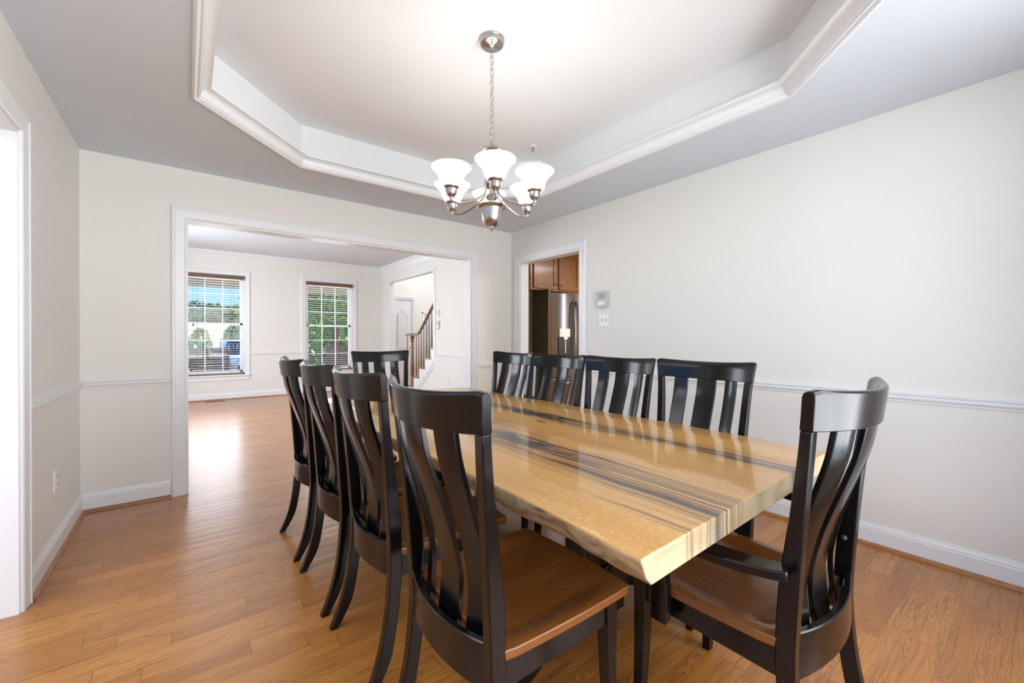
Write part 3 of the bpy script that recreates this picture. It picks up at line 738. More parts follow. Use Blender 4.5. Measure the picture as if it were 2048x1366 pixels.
rail_pts = [(xr-0.02, 8.56-8.25, 1.235), (xr, 8.45-8.25, 1.245), (xr, 8.30-8.25, 1.245), (xr, 8.14-8.25, 1.247), (xr, 8.02-8.25, 1.275), (xr, 7.94-8.25, 1.325)]
sl = 1.1*RZ/RUN
rail_pts += [(xr, 7.80-8.25, 1.325+0.14*sl), (xr, 7.2-8.25, 1.325+0.74*sl), (xr, 6.5-8.25, 1.325+1.44*sl)]
rp = smoothpath(rail_pts, 5)
bm = BM(); rings = []
for i, p in enumerate(rp):
    rings.append([p+Vector((x, 0, z)) for x, z in ((-0.025, -0.02), (-0.032, 0.0), (-0.026, 0.022), (0, 0.03), (0.026, 0.022), (0.032, 0.0), (0.025, -0.02))])
grid_loft(bm, rings); finish('handrail', bm, M['oakrail'], st, smooth=50)
def turned(z0, z1, r):
    h = z1-z0
    return [(0.001, z0), (r*1.25, z0), (r*1.25, z0+0.12*h), (r*0.7, z0+0.15*h), (r*1.15, z0+0.2*h), (r*1.3, z0+0.3*h), (r*0.95, z0+0.5*h), (r*0.65, z0+0.9*h), (r*0.6, z0+h), (0.001, z0+h)]
bm = BM(); lathe(bm, [(0.001, 0), (0.045, 0), (0.045, 0.32), (0.03, 0.35), (0.042, 0.38), (0.045, 0.5), (0.034, 0.75), (0.026, 1.08), (0.04, 1.1), (0.03, 1.14), (0.045, 1.17), (0.05, 1.22), (0.001, 1.225)], (xr, 8.33-8.25, 0), 20)
finish('newel_post', bm, M['oakrail'], st)
for k in range(15):
    yy = 8.13-0.115*k
    n = int((Y0s-yy)/RUN); zb = RZ*(n+1); 
    zt = interp([(-p.y, p.z) for p in rp], -(yy-8.25))-0.015
    bm = BM(); lathe(bm, turned(zb, zt, 0.015), (xr, yy-8.25, 0), 12); finish('baluster', bm, M['oakrail'], st)
bm = BM(); lathe(bm, turned(0.0, 1.225, 0.015), (xr-0.02, 8.53-8.25, 0), 12); finish('baluster', bm, M['oakrail'], st)

# ------------------------------------------------------------------ kitchen
KW = 4.78
bm = BM(); box(bm, XR+0.12, 8.0, KW, KW+0.1, 0, 2.5); box(bm, 6.6, 6.7, 0.6, KW, 0, 2.5); box(bm, XR+0.12, 6.7, 0.5, 0.6, 0, 2.5)
struct(finish('wall_kitchen', bm, M['tan'], smooth=0))
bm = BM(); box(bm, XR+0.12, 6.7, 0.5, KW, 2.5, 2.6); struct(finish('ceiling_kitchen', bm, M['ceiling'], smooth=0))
cab = thing('wall_cabinet', 'brown wood double door cabinet hanging above the refrigerator', 'cabinet', (4.28, KW, 1.857))
cw = 0.50
bm = BM(); box(bm, -cw, cw, -0.31, 0, 0, 0.60); finish('cabinet_box', bm, M['cabinet'], cab, smooth=0)
bm = BM(); box(bm, -cw-0.0, cw, -0.33, -0.31, 0, 0.60); finish('face_frame', bm, M['cabinet'], cab, smooth=0)
bm = BM(); moulding(bm, [(-cw, 0.0), (-cw, -0.33), (cw, -0.33), (cw, 0.0)], [(0.0, 0.57), (-0.01, 0.57), (-0.02, 0.59), (-0.045, 0.63), (-0.05, 0.642), (0.0, 0.642)])
finish('crown_moulding', bm, M['cabinet'], cab, smooth=30)
for s_, (a, b) in ((-1, (-0.455, -0.018)), (1, (0.032, 0.46))):
    bm = BM(); z0, z1, f = 0.025, 0.565, 0.06
    box(bm, a, a+f, -0.352, -0.331, z0, z1); box(bm, b-f, b, -0.352, -0.331, z0, z1); box(bm, a+f, b-f, -0.352, -0.331, z0, z0+f); box(bm, a+f, b-f, -0.352, -0.331, z1-f, z1)
    box(bm, a+f, b-f, -0.343, -0.333, z0+f, z1-f)
    d = finish('door', bm, M['cabinet'], cab, smooth=0, bevel=0.003)
    kx = b-0.03 if s_ < 0 else a+0.035
    bm = BM(); tube(bm, [(kx, -0.35, z0+0.07), (kx, -0.368, z0+0.07)], 0.006, 8); sphere(bm, (kx, -0.375, z0+0.07), 0.014); finish('knob', bm, M['nickel'], d)
fr = thing('refrigerator', 'dark stainless refrigerator with ice dispenser, seen through the kitchen doorway', 'refrigerator', (4.455, 4.33, 0))
bm = BM(); box(bm, -0.45, 0.45, 0.0, 0.29, 0.02, 1.80); finish('body', bm, M['blackgloss'], fr, smooth=0, bevel=0.006)
for a, b in ((-0.455, -0.004), (0.004, 0.455)):
    bm = BM()
    # softly bowed door front
    pts = [(a, 0.0)]+[(a+(b-a)*k/10, -0.055-0.018*math.sin(PI*k/10)) for k in range(11)]+[(b, 0.0)]
    prism(bm, pts, 'Z', 0.62, 1.81); d = finish('door', bm, M['steel'], fr, smooth=40)
    hx = b-0.035 if a < 0 else a+0.035
    bm = BM(); tube(bm, smoothpath([(hx, -0.06, 0.75), (hx, -0.095, 0.82), (hx, -0.115, 1.15), (hx, -0.115, 1.35), (hx, -0.095, 1.62), (hx, -0.06, 1.70)], 5), 0.014, 10); finish('handle', bm, M['steel'], d)
    if a < 0:
        bm = BM(); box(bm, -0.31, -0.1, -0.083, -0.06, 1.19, 1.31); finish('control_panel', bm, M['silverplastic'], d, smooth=0, bevel=0.004)
        bm = BM(); box(bm, -0.33, -0.08, -0.079, -0.06, 0.88, 1.19); finish('dispenser_bay', bm, M['blackgloss'], d, smooth=0, bevel=0.004)
        bm = BM(); box(bm, -0.24, -0.16, -0.095, -0.075, 1.155, 1.19); box(bm, -0.21, -0.19, -0.088, -0.075, 0.96, 1.155); finish('dispenser_spout', bm, M['silverplastic'], d, smooth=0, bevel=0.003)
bm = BM(); box(bm, -0.455, 0.455, -0.06, 0.0, 0.06, 0.61); dr = finish('freezer_drawer', bm, M['steel'], fr, smooth=0, bevel=0.01)
bm = BM(); tube(bm, smoothpath([(-0.34, -0.06, 0.54), (-0.30, -0.10, 0.54), (0.30, -0.10, 0.54), (0.34, -0.06, 0.54)], 5), 0.012, 10); finish('handle', bm, M['steel'], dr)
bm = BM(); box(bm, 3.965-4.28, 3.995-4.28, 4.30-KW, -0.15, -1.857, -0.001); ep = finish('end_panel', bm, M['blackgloss'], cab, smooth=0)
bm = BM(); box(bm, 3.963-4.28, 3.997-4.28, 4.28-KW, 4.30-KW, -1.857, -0.001); finish('edge_strip', bm, M['valance'], ep, smooth=0)

# ------------------------------------------------------------------ outdoors
bm = BM()
gx = [(-60, -0.5), (120, -0.5)]
rowsY = [(9.8, -0.35), (16, -0.42), (24, -0.3), (40, 1.2), (62, 3.0), (110, 4.2)]
R_ = [[bm.verts.new((x, y, z)) for x in (-70, -30, 0, 30, 70, 120)] for y, z in rowsY]
for r0, r1 in zip(R_, R_[1:]):
    for i in range(5): bm.faces.new((r0[i], r0[i+1], r1[i+1], r1[i]))
struct(finish('lawn', bm, M['grass'], smooth=60), None)
bm = BM(); 
for ya, yb, za, zb in ((14.5, 16, -0.395, -0.405), (16, 24, -0.405, -0.285)):
    v = [bm.verts.new(q) for q in ((-8, ya, za), (5, ya, za), (5, yb, zb), (-8, yb, zb))]; bm.faces.new(v)
struct(finish('driveway', bm, M['drive'], smooth=0))
bm = BM(); box(bm, -3, 3.6, YF+0.16, 12.0, -0.35, -0.02); struct(finish('floor_porch', bm, M['drive'], smooth=0))
bm = BM(); box(bm, -3, 3.6, YF+0.16, 12.1, 2.52, 2.6)
for k in range(40): box(bm, -3, 3.6, YF+0.2+k*0.047, YF+0.215+k*0.047, 2.513, 2.521)
box(bm, -3, 3.6, 12.0, 12.15, 2.36, 2.6)
struct(finish('ceiling_porch', bm, M['porchceil'], smooth=0))

pc = thing('porch_chair', 'dark brown slatted chair on the porch behind the window showing sky', 'chair', (0.38, 10.75, -0.02), 0, 'slatted porch chairs')
def pbox(n, *a, m='porchwood'):
    b_ = BM(); box(b_, *a); return finish(n, b_, M[m], pc, smooth=0, bevel=0.004)
for x in (-0.33, 0.28): pbox('leg', x, x+0.05, -0.30, -0.25, 0, 0.97); pbox('leg', x, x+0.05, 0.28, 0.33, 0, 0.62)
bm = BM()
for k in range(6): box(bm, -0.28, 0.28, -0.29, -0.265, 0.47+k*0.078, 0.538+k*0.078)
finish('back_slats', bm, M['porchwood'], pc, smooth=0); pbox('top_rail', -0.34, 0.34, -0.305, -0.25, 0.93, 0.99)
bm = BM()
for k in range(6): box(bm, -0.3, 0.3, -0.25+k*0.095, -0.175+k*0.095, 0.40, 0.425)
finish('seat_slats', bm, M['porchwood'], pc, smooth=0)
for x in (-0.36, 0.28): pbox('armrest', x, x+0.08, -0.27, 0.36, 0.62, 0.645)
copy_tree(pc, (2.93, 10.7, -0.02), 0.0, 'dark brown slatted chair on the porch behind the leafy window')

car = thing('car', 'white car parked on the driveway, seen through the blind', 'car', (1.72, 18.2, -0.44))
bm = BM()
prof_c = [(-0.9, 0.32), (-0.92, 0.6), (-0.9, 0.85), (-0.78, 0.95), (-0.66, 1.45), (-0.5, 1.52), (0.5, 1.52), (0.66, 1.45), (0.78, 0.95), (0.9, 0.85), (0.92, 0.6), (0.9, 0.32)]
prof_l = [(-0.9, 0.32), (-0.91, 0.6), (-0.88, 0.82), (-0.76, 0.90), (-0.64, 0.93), (-0.5, 0.95), (0.5, 0.95), (0.64, 0.93), (0.76, 0.90), (0.88, 0.82), (0.91, 0.6), (0.9, 0.32)]
grid_loft(bm, [[(x*0.93, -2.2, 0.32+(z-0.32)*0.86) for x, z in prof_l], [(x, -2.05, z) for x, z in prof_l], [(x, -0.95, 0.02+z) for x, z in prof_l], [(x, -0.25, z) for x, z in prof_c], [(x, 1.6, z) for x, z in prof_c], [(x*0.97, 2.1, 0.32+(z-0.32)*0.72) for x, z in prof_c]])
finish('body', bm, M['paintcar'], car, smooth=40)
bm = BM(); grid_loft(bm, [[(-0.66, -0.86, 1.02), (0.66, -0.86, 1.02), (0.58, -0.30, 1.46), (-0.58, -0.30, 1.46)], [(-0.66, -0.90, 1.04), (0.66, -0.90, 1.04), (0.58, -0.34, 1.48), (-0.58, -0.34, 1.48)]]); finish('windshield', bm, M['carglass'], car, smooth=0)
for x in (-0.86, 0.66):
    for y in (-1.35, 1.35):
        bm = BM(); tube(bm, [(x, y, 0.33), (x+0.2, y, 0.33)], 0.33, 20); finish('wheel', bm, M['rubber'], car, smooth=30)
for x in (-0.72, 0.5):
    bm = BM(); box(bm, x, x+0.24, -2.215, -2.17, 0.62, 0.74); finish('headlight', bm, M['greyplastic'], car, smooth=0, bevel=0.01)
bm = BM(); box(bm, -0.42, 0.42, -2.22, -2.18, 0.5, 0.72); finish('grille', bm, M['rubber'], car, smooth=0)

def tree(label, loc, trunk_h, trunk_r, blobs, leafm, n, size, group=None, name='tree', cat='tree'):
    root = thing(name, label, cat, loc, 0, group)
    if trunk_h:
        bm = BM(); tube(bm, [(0, 0, 0), (0.02, 0.01, trunk_h*0.4), (-0.02, 0.03, trunk_h*0.75), (0.03, 0, trunk_h)], [trunk_r*1.3, trunk_r, trunk_r*0.85, trunk_r*0.6], 10); finish('trunk', bm, M['bark'], root)
    me = bpy.data.meshes.new('foliage'); V = []; F = []
    for k in range(n):
        cx_, cy_, cz_, rx, ry, rz = blobs[k % len(blobs)]
        while True:
            d = Vector((random.uniform(-1, 1), random.uniform(-1, 1), random.uniform(-1, 1)))
            if 0.2 < d.length < 1: break
        d = d.normalized()*(d.length**0.35)
        c = Vector((cx_+d.x*rx, cy_+d.y*ry, cz_+d.z*rz)); s_ = size*random.uniform(0.5, 1.2)
        nn = (d+Vector((random.gauss(0, .5), random.gauss(0, .5), random.gauss(0, .5)+0.4))).normalized()
        a_ = nn.orthogonal().normalized()
        a_ = Matrix.Rotation(random.uniform(0, 6.28), 3, nn) @ a_; b_ = nn.cross(a_)
        i = len(V); V += [c-a_*s_, c+b_*s_*0.5+nn*s_*0.15, c+a_*s_, c-b_*s_*0.5+nn*s_*0.15]; F.append((i, i+1, i+2, i+3))
    me.from_pydata([tuple(v) for v in V], [], F); me.materials.append(M[leafm])
    o = bpy.data.objects.new('foliage', me); COL.objects.link(o); o.parent = root
    return root
# big leafy tree behind the right window, then woods round it
tree('big green maple right outside the leafy window', (4.05, 15.2, -0.4), 4.5, 0.11, [(0, 0, 4.2, 2.4, 2.2, 2.2), (-1.2, 0.5, 3.0, 1.5, 1.5, 1.4), (1.0, 0.3, 2.8, 1.4, 1.5, 1.5), (0.3, -0.4, 3.3, 1.4, 1.2, 1.2)], 'leaf', 6500, 0.13)
tree('green woodland tree behind the maple', (5.8, 22.0, -0.4), 3.5, 0.25, [(-1.0, 0, 3.2, 2.6, 2, 3.2), (1.8, 0.5, 3.4, 2.6, 2, 3.3), (0, 0.3, 1.4, 3.0, 1.5, 1.6)], 'leaf', 6500, 0.19)
for k, (x, y, z, h, lf, lab) in enumerate([(-6, 62, 3, 3.4, 'leaf2', 'round green tree on the far hill, left in the sky window'), (1.0, 66, 3, 2.9, 'leaf2', 'round green tree on the far hill, centre of the sky window'),
                                (6.5, 60, 2.8, 2.6, 'leaf3', 'yellow green tree on the far hill, right in the sky window'), (-13, 70, 3.2, 3.4, 'leaf2', 'green hilltop tree mostly hidden by the opening edge')]):
    tree(lab, (x, y, z-0.3), 1.5, 0.2, [(0, 0, h*0.5, 4.2, 2.2, h*0.55), (2, 0.4, h*0.4, 3, 2, h*0.45), (-2.2, 0.2, h*0.42, 3, 2, h*0.5)], lf, 1500, 0.5, 'trees on the far hill')
tree('dark green shrub beside the driveway behind the white car', (2.45, 28, -0.1), 0.6, 0.08, [(0, 0, 0.9, 0.95, 0.8, 1.2)], 'leaf', 1300, 0.16, 'shrubs beyond the driveway', 'shrub', 'shrub')
tree('yellow green shrub beside the driveway, left of the dark shrub', (0.6, 28, -0.1), 0.6, 0.08, [(0, 0, 0.8, 0.5, 0.5, 1.0)], 'leaf3', 700, 0.13, 'shrubs beyond the driveway', 'shrub', 'shrub')
tree('low pale green shrub at the lawn edge, left behind the car', (-0.3, 25, -0.2), 0.4, 0.06, [(0, 0, 0.7, 1.3, 0.7, 0.75)], 'leaf2', 1100, 0.16, 'shrubs beyond the driveway', 'shrub', 'shrub')

# ------------------------------------------------------------------ chandelier
CX, CY = 1.262, 1.80
ch = thing('chandelier', 'brushed nickel six arm chandelier with white bell glass shades, lit', 'chandelier', (CX, CY, 0))
bm = BM(); lathe(bm, [(0.001, HT), (0.066, HT), (0.067, HT-0.006), (0.064, HT-0.012), (0.060, HT-0.030), (0.052, HT-0.036), (0.018, HT-0.040), (0.009, HT-0.046), (0.007, HT-0.062), (0.001, HT-0.063)], seg=36); finish('canopy', bm, M['nickel'], ch)
ZC0, ZC1 = 2.195, HT-0.06
nl = 15; pitch = (ZC1-ZC0)/nl
bm = BM()
for k in range(nl):
    zc = ZC0+pitch*(k+0.5); L2 = pitch*0.5+0.005; w2 = 0.0085
    pts = []
    for q in range(16):
        a_ = 2*PI*q/16; u = w2*math.cos(a_); v = (L2-w2)*(1 if math.sin(a_) >= 0 else -1)+w2*math.sin(a_)
        if abs(math.sin(a_)) < 1e-6: v = 0
        pts.append((u, 0, zc+v) if k % 2 else (0, u, zc+v))
    tube(bm, pts, 0.0021, 6, closed=True)
finish('chain', bm, M['nickel'], ch)
bm = BM()
lathe(bm, [(0.001, 2.20), (0.006, 2.198), (0.006, 2.185), (0.010, 2.178), (0.044, 2.168), (0.051, 2.160), (0.051, 2.153), (0.040, 2.147), (0.016, 2.142), (0.011, 2.14), (0.011, 2.00),
           (0.02, 1.995), (0.036, 1.985), (0.040, 1.975), (0.030, 1.962), (0.014, 1.955), (0.013, 1.93), (0.026, 1.922), (0.032, 1.912), (0.026, 1.902), (0.013, 1.896), (0.014, 1.885), (0.03, 1.876), (0.001, 1.875)], seg=28)
finish('stem', bm, M['nickel'], ch)
bm = BM(); lathe(bm, [(0.001, 1.880), (0.028, 1.879), (0.06, 1.872), (0.074, 1.868), (0.078, 1.863), (0.074, 1.858), (0.060, 1.852), (0.057, 1.835), (0.055, 1.815), (0.048, 1.79), (0.036, 1.772), (0.022, 1.763), (0.012, 1.761), (0.001, 1.760)], seg=36); finish('bowl', bm, M['nickel'], ch)
bm = BM(); lathe(bm, [(0.001, 1.763), (0.007, 1.761), (0.004, 1.755), (0.004, 1.752), (0.008, 1.748), (0.009, 1.743), (0.006, 1.737), (0.001, 1.735)], seg=16); finish('finial', bm, M['nickel'], ch)
base_az = math.atan2(-CY, -CX)+math.radians(4)
RA = 0.238
for k in range(6):
    az = base_az+k*PI/3; ca, sa = math.cos(az), math.sin(az)
    def rz_(r, z): return (ca*r, sa*r, z)
    bm = BM(); tube(bm, smoothpath([rz_(0.036, 1.985), rz_(0.037, 1.950), rz_(0.046, 1.920), rz_(0.080, 1.893), rz_(0.125, 1.868), rz_(0.175, 1.850), rz_(0.215, 1.850), rz_(RA, 1.857)], 6), 0.0052, 8)
    sphere(bm, rz_(0.036, 1.989), 0.0085, 10, 6)
    arm = finish('arm', bm, M['nickel'], ch)
    bm = BM(); lathe(bm, [(0.001, 1.851), (0.008, 1.852), (0.010, 1.859), (0.006, 1.866), (0.017, 1.871), (0.025, 1.879), (0.028, 1.892), (0.028, 1.906), (0.036, 1.913), (0.037, 1.918), (0.030, 1.918), (0.001, 1.916)], rz_(RA, 0), 24); finish('cup', bm, M['nickel'], arm)
    bm = BM()
    outp = [(0.028, 1.916), (0.038, 1.919), (0.046, 1.928), (0.0525, 1.943), (0.060, 1.960), (0.070, 1.977), (0.083, 1.993), (0.094, 2.003), (0.0985, 2.010)]
    inp = [(0.0965, 2.014), (0.091, 2.006), (0.080, 1.996), (0.067, 1.980), (0.057, 1.963), (0.0495, 1.946), (0.043, 1.932), (0.035, 1.924), (0.026, 1.920)]
    rings = [[Vector(rz_(RA, 0))+Vector((r*math.cos(2*PI*q/36), r*math.sin(2*PI*q/36), z)) for q in range(36)] for r, z in smooth_tab(outp, 3)+inp]
    grid_loft(bm, rings, True, False); finish('shade', bm, M['shade'], arm, smooth=80)
    bm = BM(); lathe(bm, [(0.001, 1.917), (0.012, 1.920), (0.013, 1.94), (0.019, 1.952), (0.025, 1.966), (0.023, 1.980), (0.012, 1.990), (0.001, 1.992)], rz_(RA, 0), 16); finish('bulb', bm, M['bulb'], arm)

# ------------------------------------------------------------------ table
tb = thing('dining_table', 'long live edge golden wood table with dark spalted streaks on a black trestle base', 'table', (0, 0, 0))
L_ = smooth_tab([(0.475, 0.677), (0.52, 0.676), (0.70, 0.687), (0.97, 0.694), (1.10, 0.690), (1.35, 0.684), (1.67, 0.681), (1.94, 0.672), (2.3, 0.668), (2.54, 0.660), (2.8, 0.664), (3.062, 0.652)], 6)
Rr = smooth_tab([(0.505, 1.852), (0.62, 1.874), (0.806, 1.889), (1.24, 1.898), (1.63, 1.877), (1.893, 1.896), (2.3, 1.878), (2.653, 1.869), (3.064, 1.872)], 6)
bm = BM(); NY = 90; NXs = 2
ZT, TH = 0.76, 0.062
random.seed(3)
ph = [random.uniform(0, 6.28) for _ in range(8)]
def jag(t, s): return 0.004*math.sin(9*t+ph[0]+s)+0.003*math.sin(23*t+ph[1]*s)+0.0015*math.sin(61*t+ph[2]+s)
rings = []
for i in range(NY+1):
    t = i/NY
    yl_ = 0.475+(3.062-0.475)*t; yr_ = 0.505+(3.064-0.505)*t
    xl = interp(L_, yl_); xr_ = interp(Rr, yr_)
    j1 = jag(yl_, 1.0); j2 = jag(yr_, 2.0)
    prof_ = [(xl+0.006, ZT, 0), (xl+0.002, ZT-0.002, 0), (xl, ZT-0.006, 0), (xl+0.004+j1, ZT-0.025, 0), (xl+0.011+j1, ZT-0.042, 0), (xl+0.022+j1*1.5, ZT-TH+0.006, 0), (xl+0.030+j1, ZT-TH, 0),
             (xr_-0.030-j2, ZT-TH, 1), (xr_-0.022-j2*1.5, ZT-TH+0.006, 1), (xr_-0.011-j2, ZT-0.042, 1), (xr_-0.004-j2, ZT-0.025, 1), (xr_, ZT-0.006, 1), (xr_-0.002, ZT-0.002, 1), (xr_-0.006, ZT, 1)]
    row = []
    for x, z, w in prof_: row.append(Vector((x, yr_ if w else yl_, z)))
    # inner top points
    for q in range(1, 8):
        f = 1-q/8; row.append(Vector((xl+0.006+(xr_-xl-0.012)*f, yl_+(yr_-yl_)*f, ZT)))
    rings.append(row)
grid_loft(bm, rings)
finish('tabletop', bm, M['slab'], tb, smooth=40, bevel=0.003)
# trestle base
def trestle(y, k=1.0):
    bm = BM(); box(bm, 0.92, 1.62, y-0.045, y+0.045, 0.64, 0.694); finish('cleat', bm, M['black'], tb, smooth=0, bevel=0.005)
    bm = BM(); box(bm, 1.15, 1.39, y-0.05, y+0.05, 0.10, 0.64); finish('column', bm, M['black'], tb, smooth=0, bevel=0.006)
    for s_ in (-1, 1):
        pts = smoothpath([(0.0, 0.26, 0.10), (0.12, 0.235, 0.095), (0.24, 0.18, 0.085), (0.36, 0.10, 0.075), (0.46, 0.045, 0.06), (0.50, 0.03, 0.055)], 4)
        bm = BM(); rings = []
        for p in pts:
            x = 1.27+s_*p.x*k; zc = p.y; h2 = p.z/2
            z1 = zc+h2; z0 = max(0.0, zc-h2)
            rings.append([(x, y-0.06, z0), (x, y+0.06, z0), (x, y+0.06, z1), (x, y-0.06, z1)])
        grid_loft(bm, rings); finish('foot', bm, M['black'], tb, smooth=30, bevel=0.004)
trestle(1.10); trestle(2.40, 0.56)
bm = BM(); box(bm, 1.245, 1.295, 1.15, 2.40, 0.56, 0.64); finish('stretcher', bm, M['black'], tb, smooth=0, bevel=0.005)

# ------------------------------------------------------------------ chairs
# local frame: x across, +y toward the table, origin on the floor under the seat
BACKY = smooth_tab([(0.0, -0.330), (0.10, -0.290), (0.22, -0.263), (0.36, -0.249), (0.45, -0.248), (0.60, -0.257), (0.77, -0.270), (0.96, -0.287), (1.068, -0.297)], 6)
FRONTY = smooth_tab([(0.0, -0.300), (0.10, -0.246), (0.22, -0.222), (0.36, -0.207), (0.45, -0.205), (0.60, -0.214), (0.77, -0.238), (0.96, -0.262), (1.068, -0.270)], 6)
HALF = smooth_tab([(0.0, 0.224), (0.30, 0.221), (0.48, 0.222), (0.725, 0.230), (0.90, 0.239), (0.974, 0.2455), (1.068, 0.2575)], 6)
LEGW = 0.033
CB, CT = 0.972, 1.068
def bow(u, d): return -d*(1-u*u)
def rear_leg(s):
    bm = BM(); rings = []
    for k in range(41):
        z = CB*k/40; h = interp(HALF, z); w = LEGW if z > 0.3 else LEGW-0.004*(1-z/0.3)
        yb, yf = interp(BACKY, z), interp(FRONTY, z)
        rings.append([(s*h, yb, z), (s*h, yf, z), (s*(h-w), yf, z), (s*(h-w), yb, z)])
    grid_loft(bm, rings); return bm
def crest():
    bm = BM(); rings = []; n = 28
    for k in range(n+1):
        u = -1+2*k/n
        ring = []
        e = abs(u); dipt = -0.013*(1-u*u); dipb = -0.007*(1-u*u)
        rnd = 0.012*max(0, (e-0.93)/0.07)**2
        zt = CT+dipt-rnd*0.5; zb = CB+dipb
        th = 0.026
        yb_t, yb_b = interp(BACKY, CT)+bow(u, 0.062), interp(BACKY, CB)+bow(u, 0.060)
        x_t, x_b = u*0.2575, u*0.2455
        def pt(f, front):
            # f 0 bottom..1 top
            x = x_b+(x_t-x_b)*f**1.5; z = zb+(zt-zb)*f; y = yb_b+(yb_t-yb_b)*f+(th if front else 0)
            return (x, y, z)
        for f in (0, 0.25, 0.5, 0.75, 0.93): ring.append(pt(f, False))
        p = pt(1.0, False); ring.append((p[0], p[1]+0.006, p[2]))
        p = pt(1.0, True); ring.append((p[0], p[1]-0.010, p[2])); p = pt(0.95, True); ring.append((p[0], p[1]-0.003, p[2]))
        for f in (0.84, 0.6, 0.3, 0): ring.append(pt(f, True))
        rings.append(ring)
    grid_loft(bm, rings); return bm
SLY = smooth_tab([(0.40, -0.243), (0.45, -0.236), (0.56, -0.228), (0.66, -0.248), (0.72, -0.266), (0.79, -0.290), (0.89, -0.323), (0.96, -0.337), (0.99, -0.342)], 6)   # back face of the middle slat
SLS = smooth_tab([(0.40, -0.236), (0.45, -0.229), (0.56, -0.221), (0.66, -0.238), (0.72, -0.254), (0.79, -0.276), (0.89, -0.306), (0.96, -0.319), (0.99, -0.324)], 6)   # side slats
def slat(xc, xb, w, tab, skew):
    bm = BM(); rings = []; n = 30; th = 0.014
    for k in range(n+1):
        z = 0.42+(0.978-0.42)*k/n; y = interp(tab, z); f = (z-0.42)/(0.558)
        xm = xb+(xc-xb)*f; ring = []
        for q in range(5):
            u = -1+2*q/4; x = xm+u*w/2; ring.append((x, y+skew*u-0.004*(1-u*u)*f, z))
        for q in range(4, -1, -1):
            u = -1+2*q/4; x = xm+u*w/2; ring.append((x, y+skew*u-0.004*(1-u*u)*f+th, z))
        rings.append(ring)
    grid_loft(bm, rings); return bm
def lower_rail():
    bm = BM(); rings = []; n = 20
    for k in range(n+1):
        u = -1+2*k/n; x = u*(0.219-LEGW*0.5)
        y = -0.245+bow(u, 0.033); z1 = 0.484-0.012*(1-u*u); z0 = 0.372
        rings.append([(x, y, z0), (x, y, z1-0.003), (x, y+0.003, z1), (x, y+0.017, z1), (x, y+0.02, z1-0.003), (x, y+0.02, z0)])
    grid_loft(bm, rings); return bm
def seat():
    bm = BM(); NXs, NYs = 24, 22; ZS, TS = 0.462, 0.027
    yr0, yf0 = -0.222, 0.232
    def P(i, j, top):
        u = -1+2*i/NXs; v = j/NYs
        hw = 0.236-0.012*(1-v)+0.006*math.sin(PI*v)
        if v < 0.06: hw = min(hw, 0.222)
        x = u*hw; y = yr0+(yf0-yr0)*v+0.014*(1-u*u)*v
        if not top: return Vector((x*0.985, y*0.985, ZS-TS))
        au = abs(u)
        e = min(1.0, max(0.0, (0.86-au)/0.17)); e = e*e*(3-2*e)
        vv = max(0.0, min(1.0, (v-0.03)/0.16))*max(0.0, min(1.0, (1.02-v)/0.55)); vv = vv*vv*(3-2*vv)
        sad = 0.011*math.exp(-(u/0.16)**2)*max(0, (v-0.35)/0.65)
        z = ZS-0.025*e*vv+sad*vv*0.9
        return Vector((x, y, z))
    T = [[bm.verts.new(P(i, j, True)) for i in range(NXs+1)] for j in range(NYs+1)]
    B = [[bm.verts.new(P(i, j, False)) for i in range(NXs+1)] for j in range(NYs+1)]
    for j in range(NYs):
        for i in range(NXs):
            bm.faces.new((T[j][i], T[j][i+1], T[j+1][i+1], T[j+1][i])); bm.faces.new((B[j][i], B[j+1][i], B[j+1][i+1], B[j][i+1]))
    for i in range(NXs):
        bm.faces.new((T[0][i], B[0][i], B[0][i+1], T[0][i+1])); bm.faces.new((T[NYs][i+1], B[NYs][i+1], B[NYs][i], T[NYs][i]))
    for j in range(NYs):
        bm.faces.new((T[j+1][0], B[j+1][0], B[j][0], T[j][0])); bm.faces.new((T[j][NXs], B[j][NXs], B[j+1][NXs], T[j+1][NXs]))
    return bm
def front_leg(s):
    bm = BM(); rings = []
    for k in range(21):
        z = 0.435*k/20; f = z/0.435
        w = 0.028+0.016*f; xc = s*(0.196+0.006*(1-f)**2); yc = 0.178+0.012*(1-f)**2
        rings.append([(xc-w/2, yc-w/2, z), (xc+w/2, yc-w/2, z), (xc+w/2, yc+w/2, z), (xc-w/2, yc+w/2, z)])
    grid_loft(bm, rings); return bm
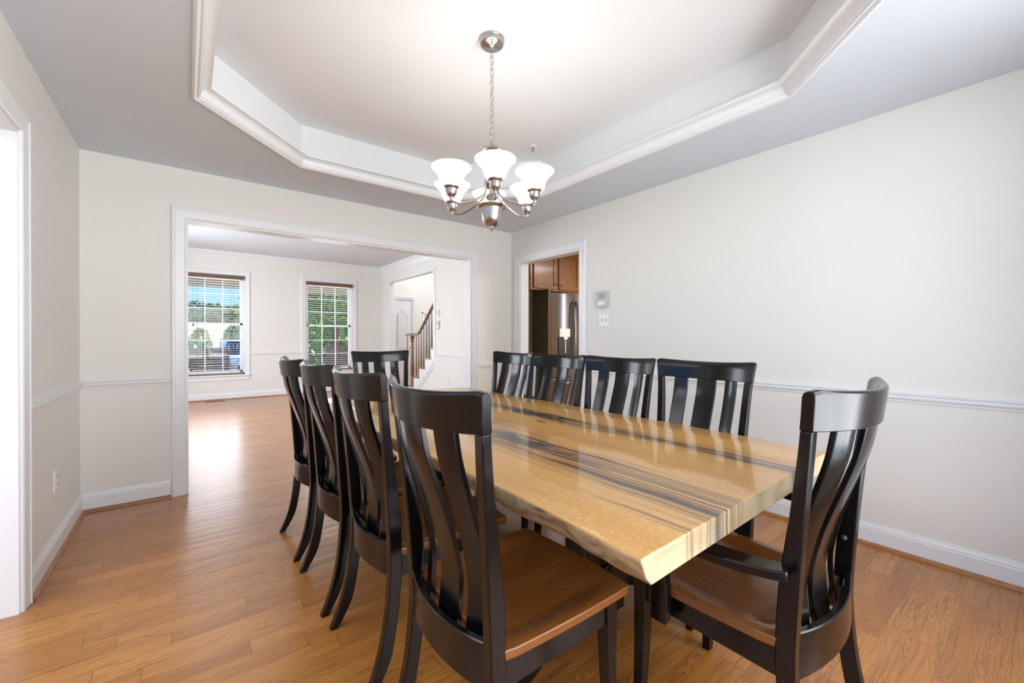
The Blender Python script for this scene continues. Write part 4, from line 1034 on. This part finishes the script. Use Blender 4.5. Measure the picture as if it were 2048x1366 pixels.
def make_chair(arms, label, group=None):
    t = thing('dining_chair', label, 'chair', (0, 0, 0), 0, group)
    K = M['black']
    finish('seat', seat(), M['seat'], t, smooth=40, bevel=0.003)
    for s in (-1, 1):
        finish('leg', rear_leg(s), K, t, smooth=30, bevel=0.0035)
        finish('leg', front_leg(s), K, t, smooth=30, bevel=0.003)
        b_ = BM(); xa = s*0.200
        prism(b_, [(-0.23, 0.362), (-0.23, 0.4355), (0.17, 0.4355), (0.17, 0.362)], 'X', xa-0.01, xa+0.01)
        finish('apron', b_, K, t, smooth=0, bevel=0.002)
    b_ = BM(); box(b_, -0.19, 0.19, 0.172, 0.192, 0.362, 0.4355); finish('apron', b_, K, t, smooth=0, bevel=0.002)
    finish('crest_rail', crest(), K, t, smooth=40, bevel=0.002)
    finish('lower_rail', lower_rail(), K, t, smooth=40)
    finish('slat', slat(0.0, 0.0, 0.098, SLY, 0.0), K, t, smooth=40, bevel=0.002)
    for s in (-1, 1): finish('slat', slat(s*0.131, s*0.126, 0.063, SLS, s*0.010), K, t, smooth=40, bevel=0.002)
    if arms:
        for s in (-1, 1):
            b_ = BM(); rings = []
            pts = smoothpath([(0.236, -0.238, 0.638), (0.256, -0.18, 0.637), (0.280, -0.08, 0.640), (0.286, 0.06, 0.647), (0.276, 0.16, 0.652)], 6)
            n = len(pts)
            for i, p in enumerate(pts):
                d = (pts[min(i+1, n-1)]-pts[max(i-1, 0)]).normalized(); nx = Vector((d.y, -d.x, 0)).normalized()
                w = 0.022+0.008*math.sin(PI*i/(n-1))
                c = Vector((s*p.x, p.y, p.z)); nn_ = Vector((nx.x*s, nx.y, 0))
                rings.append([c+nn_*w+Vector((0, 0, -0.014)), c+nn_*w+Vector((0, 0, 0.010)), c-nn_*w+Vector((0, 0, 0.010)), c-nn_*w+Vector((0, 0, -0.014))])
            grid_loft(b_, rings); ar = finish('armrest', b_, K, t, smooth=30, bevel=0.004)
            b_ = BM(); rings = []
            for z, yy, xx in ((0.362, 0.085, 0.247), (0.375, 0.082, 0.247), (0.45, 0.078, 0.250), (0.56, 0.08, 0.262), (0.634, 0.085, 0.280)):
                rings.append([(s*(xx-0.013), yy-0.025, z), (s*(xx+0.013), yy-0.025, z), (s*(xx+0.013), yy+0.025, z), (s*(xx-0.013), yy+0.025, z)])
            grid_loft(b_, rings); finish('arm_post', b_, K, ar, smooth=30, bevel=0.004)
            b_ = BM(); sphere(b_, (s*(0.219-LEGW-0.001), -0.232, 0.585), 0.008, 12, 8); finish('bolt', b_, M['dark'], t)
    return t
GRP = 'black slat back dining chairs'
side = make_chair(False, 'black side chair with brown seat, nearest on the left side of the table', GRP)
side.location = (0.783, 0.985, 0); side.rotation_euler = (0, 0, -PI/2)
for x, y, lab in ((0.785, 1.575, 'black side chair on the left of the table, second from the camera'), (0.775, 2.10, 'black side chair on the left of the table, third from the camera'), (0.772, 2.655, 'black side chair on the left of the table, farthest from the camera')):
    copy_tree(side, (x, y, 0), -PI/2, lab, GRP)
for x, y, lab in ((1.805, 1.10, 'black side chair on the wall side of the table, nearest the camera'), (1.795, 1.625, 'black side chair on the wall side, standing right of the kitchen doorway'),
                  (1.795, 2.145, 'black side chair on the wall side, in front of the kitchen doorway'), (1.795, 2.67, 'black side chair on the wall side, farthest, left of the kitchen doorway')):
    copy_tree(side, (x, y, 0), PI/2, lab, GRP)
copy_tree(side, (1.35, 3.33, 0), PI, 'black side chair at the far head of the table, back toward the staircase', GRP)
armc = make_chair(True, 'black armchair with brown seat at the near head of the table', GRP)
armc.location = (1.349, 0.611, 0); armc.scale = (1.07, 1, 1)
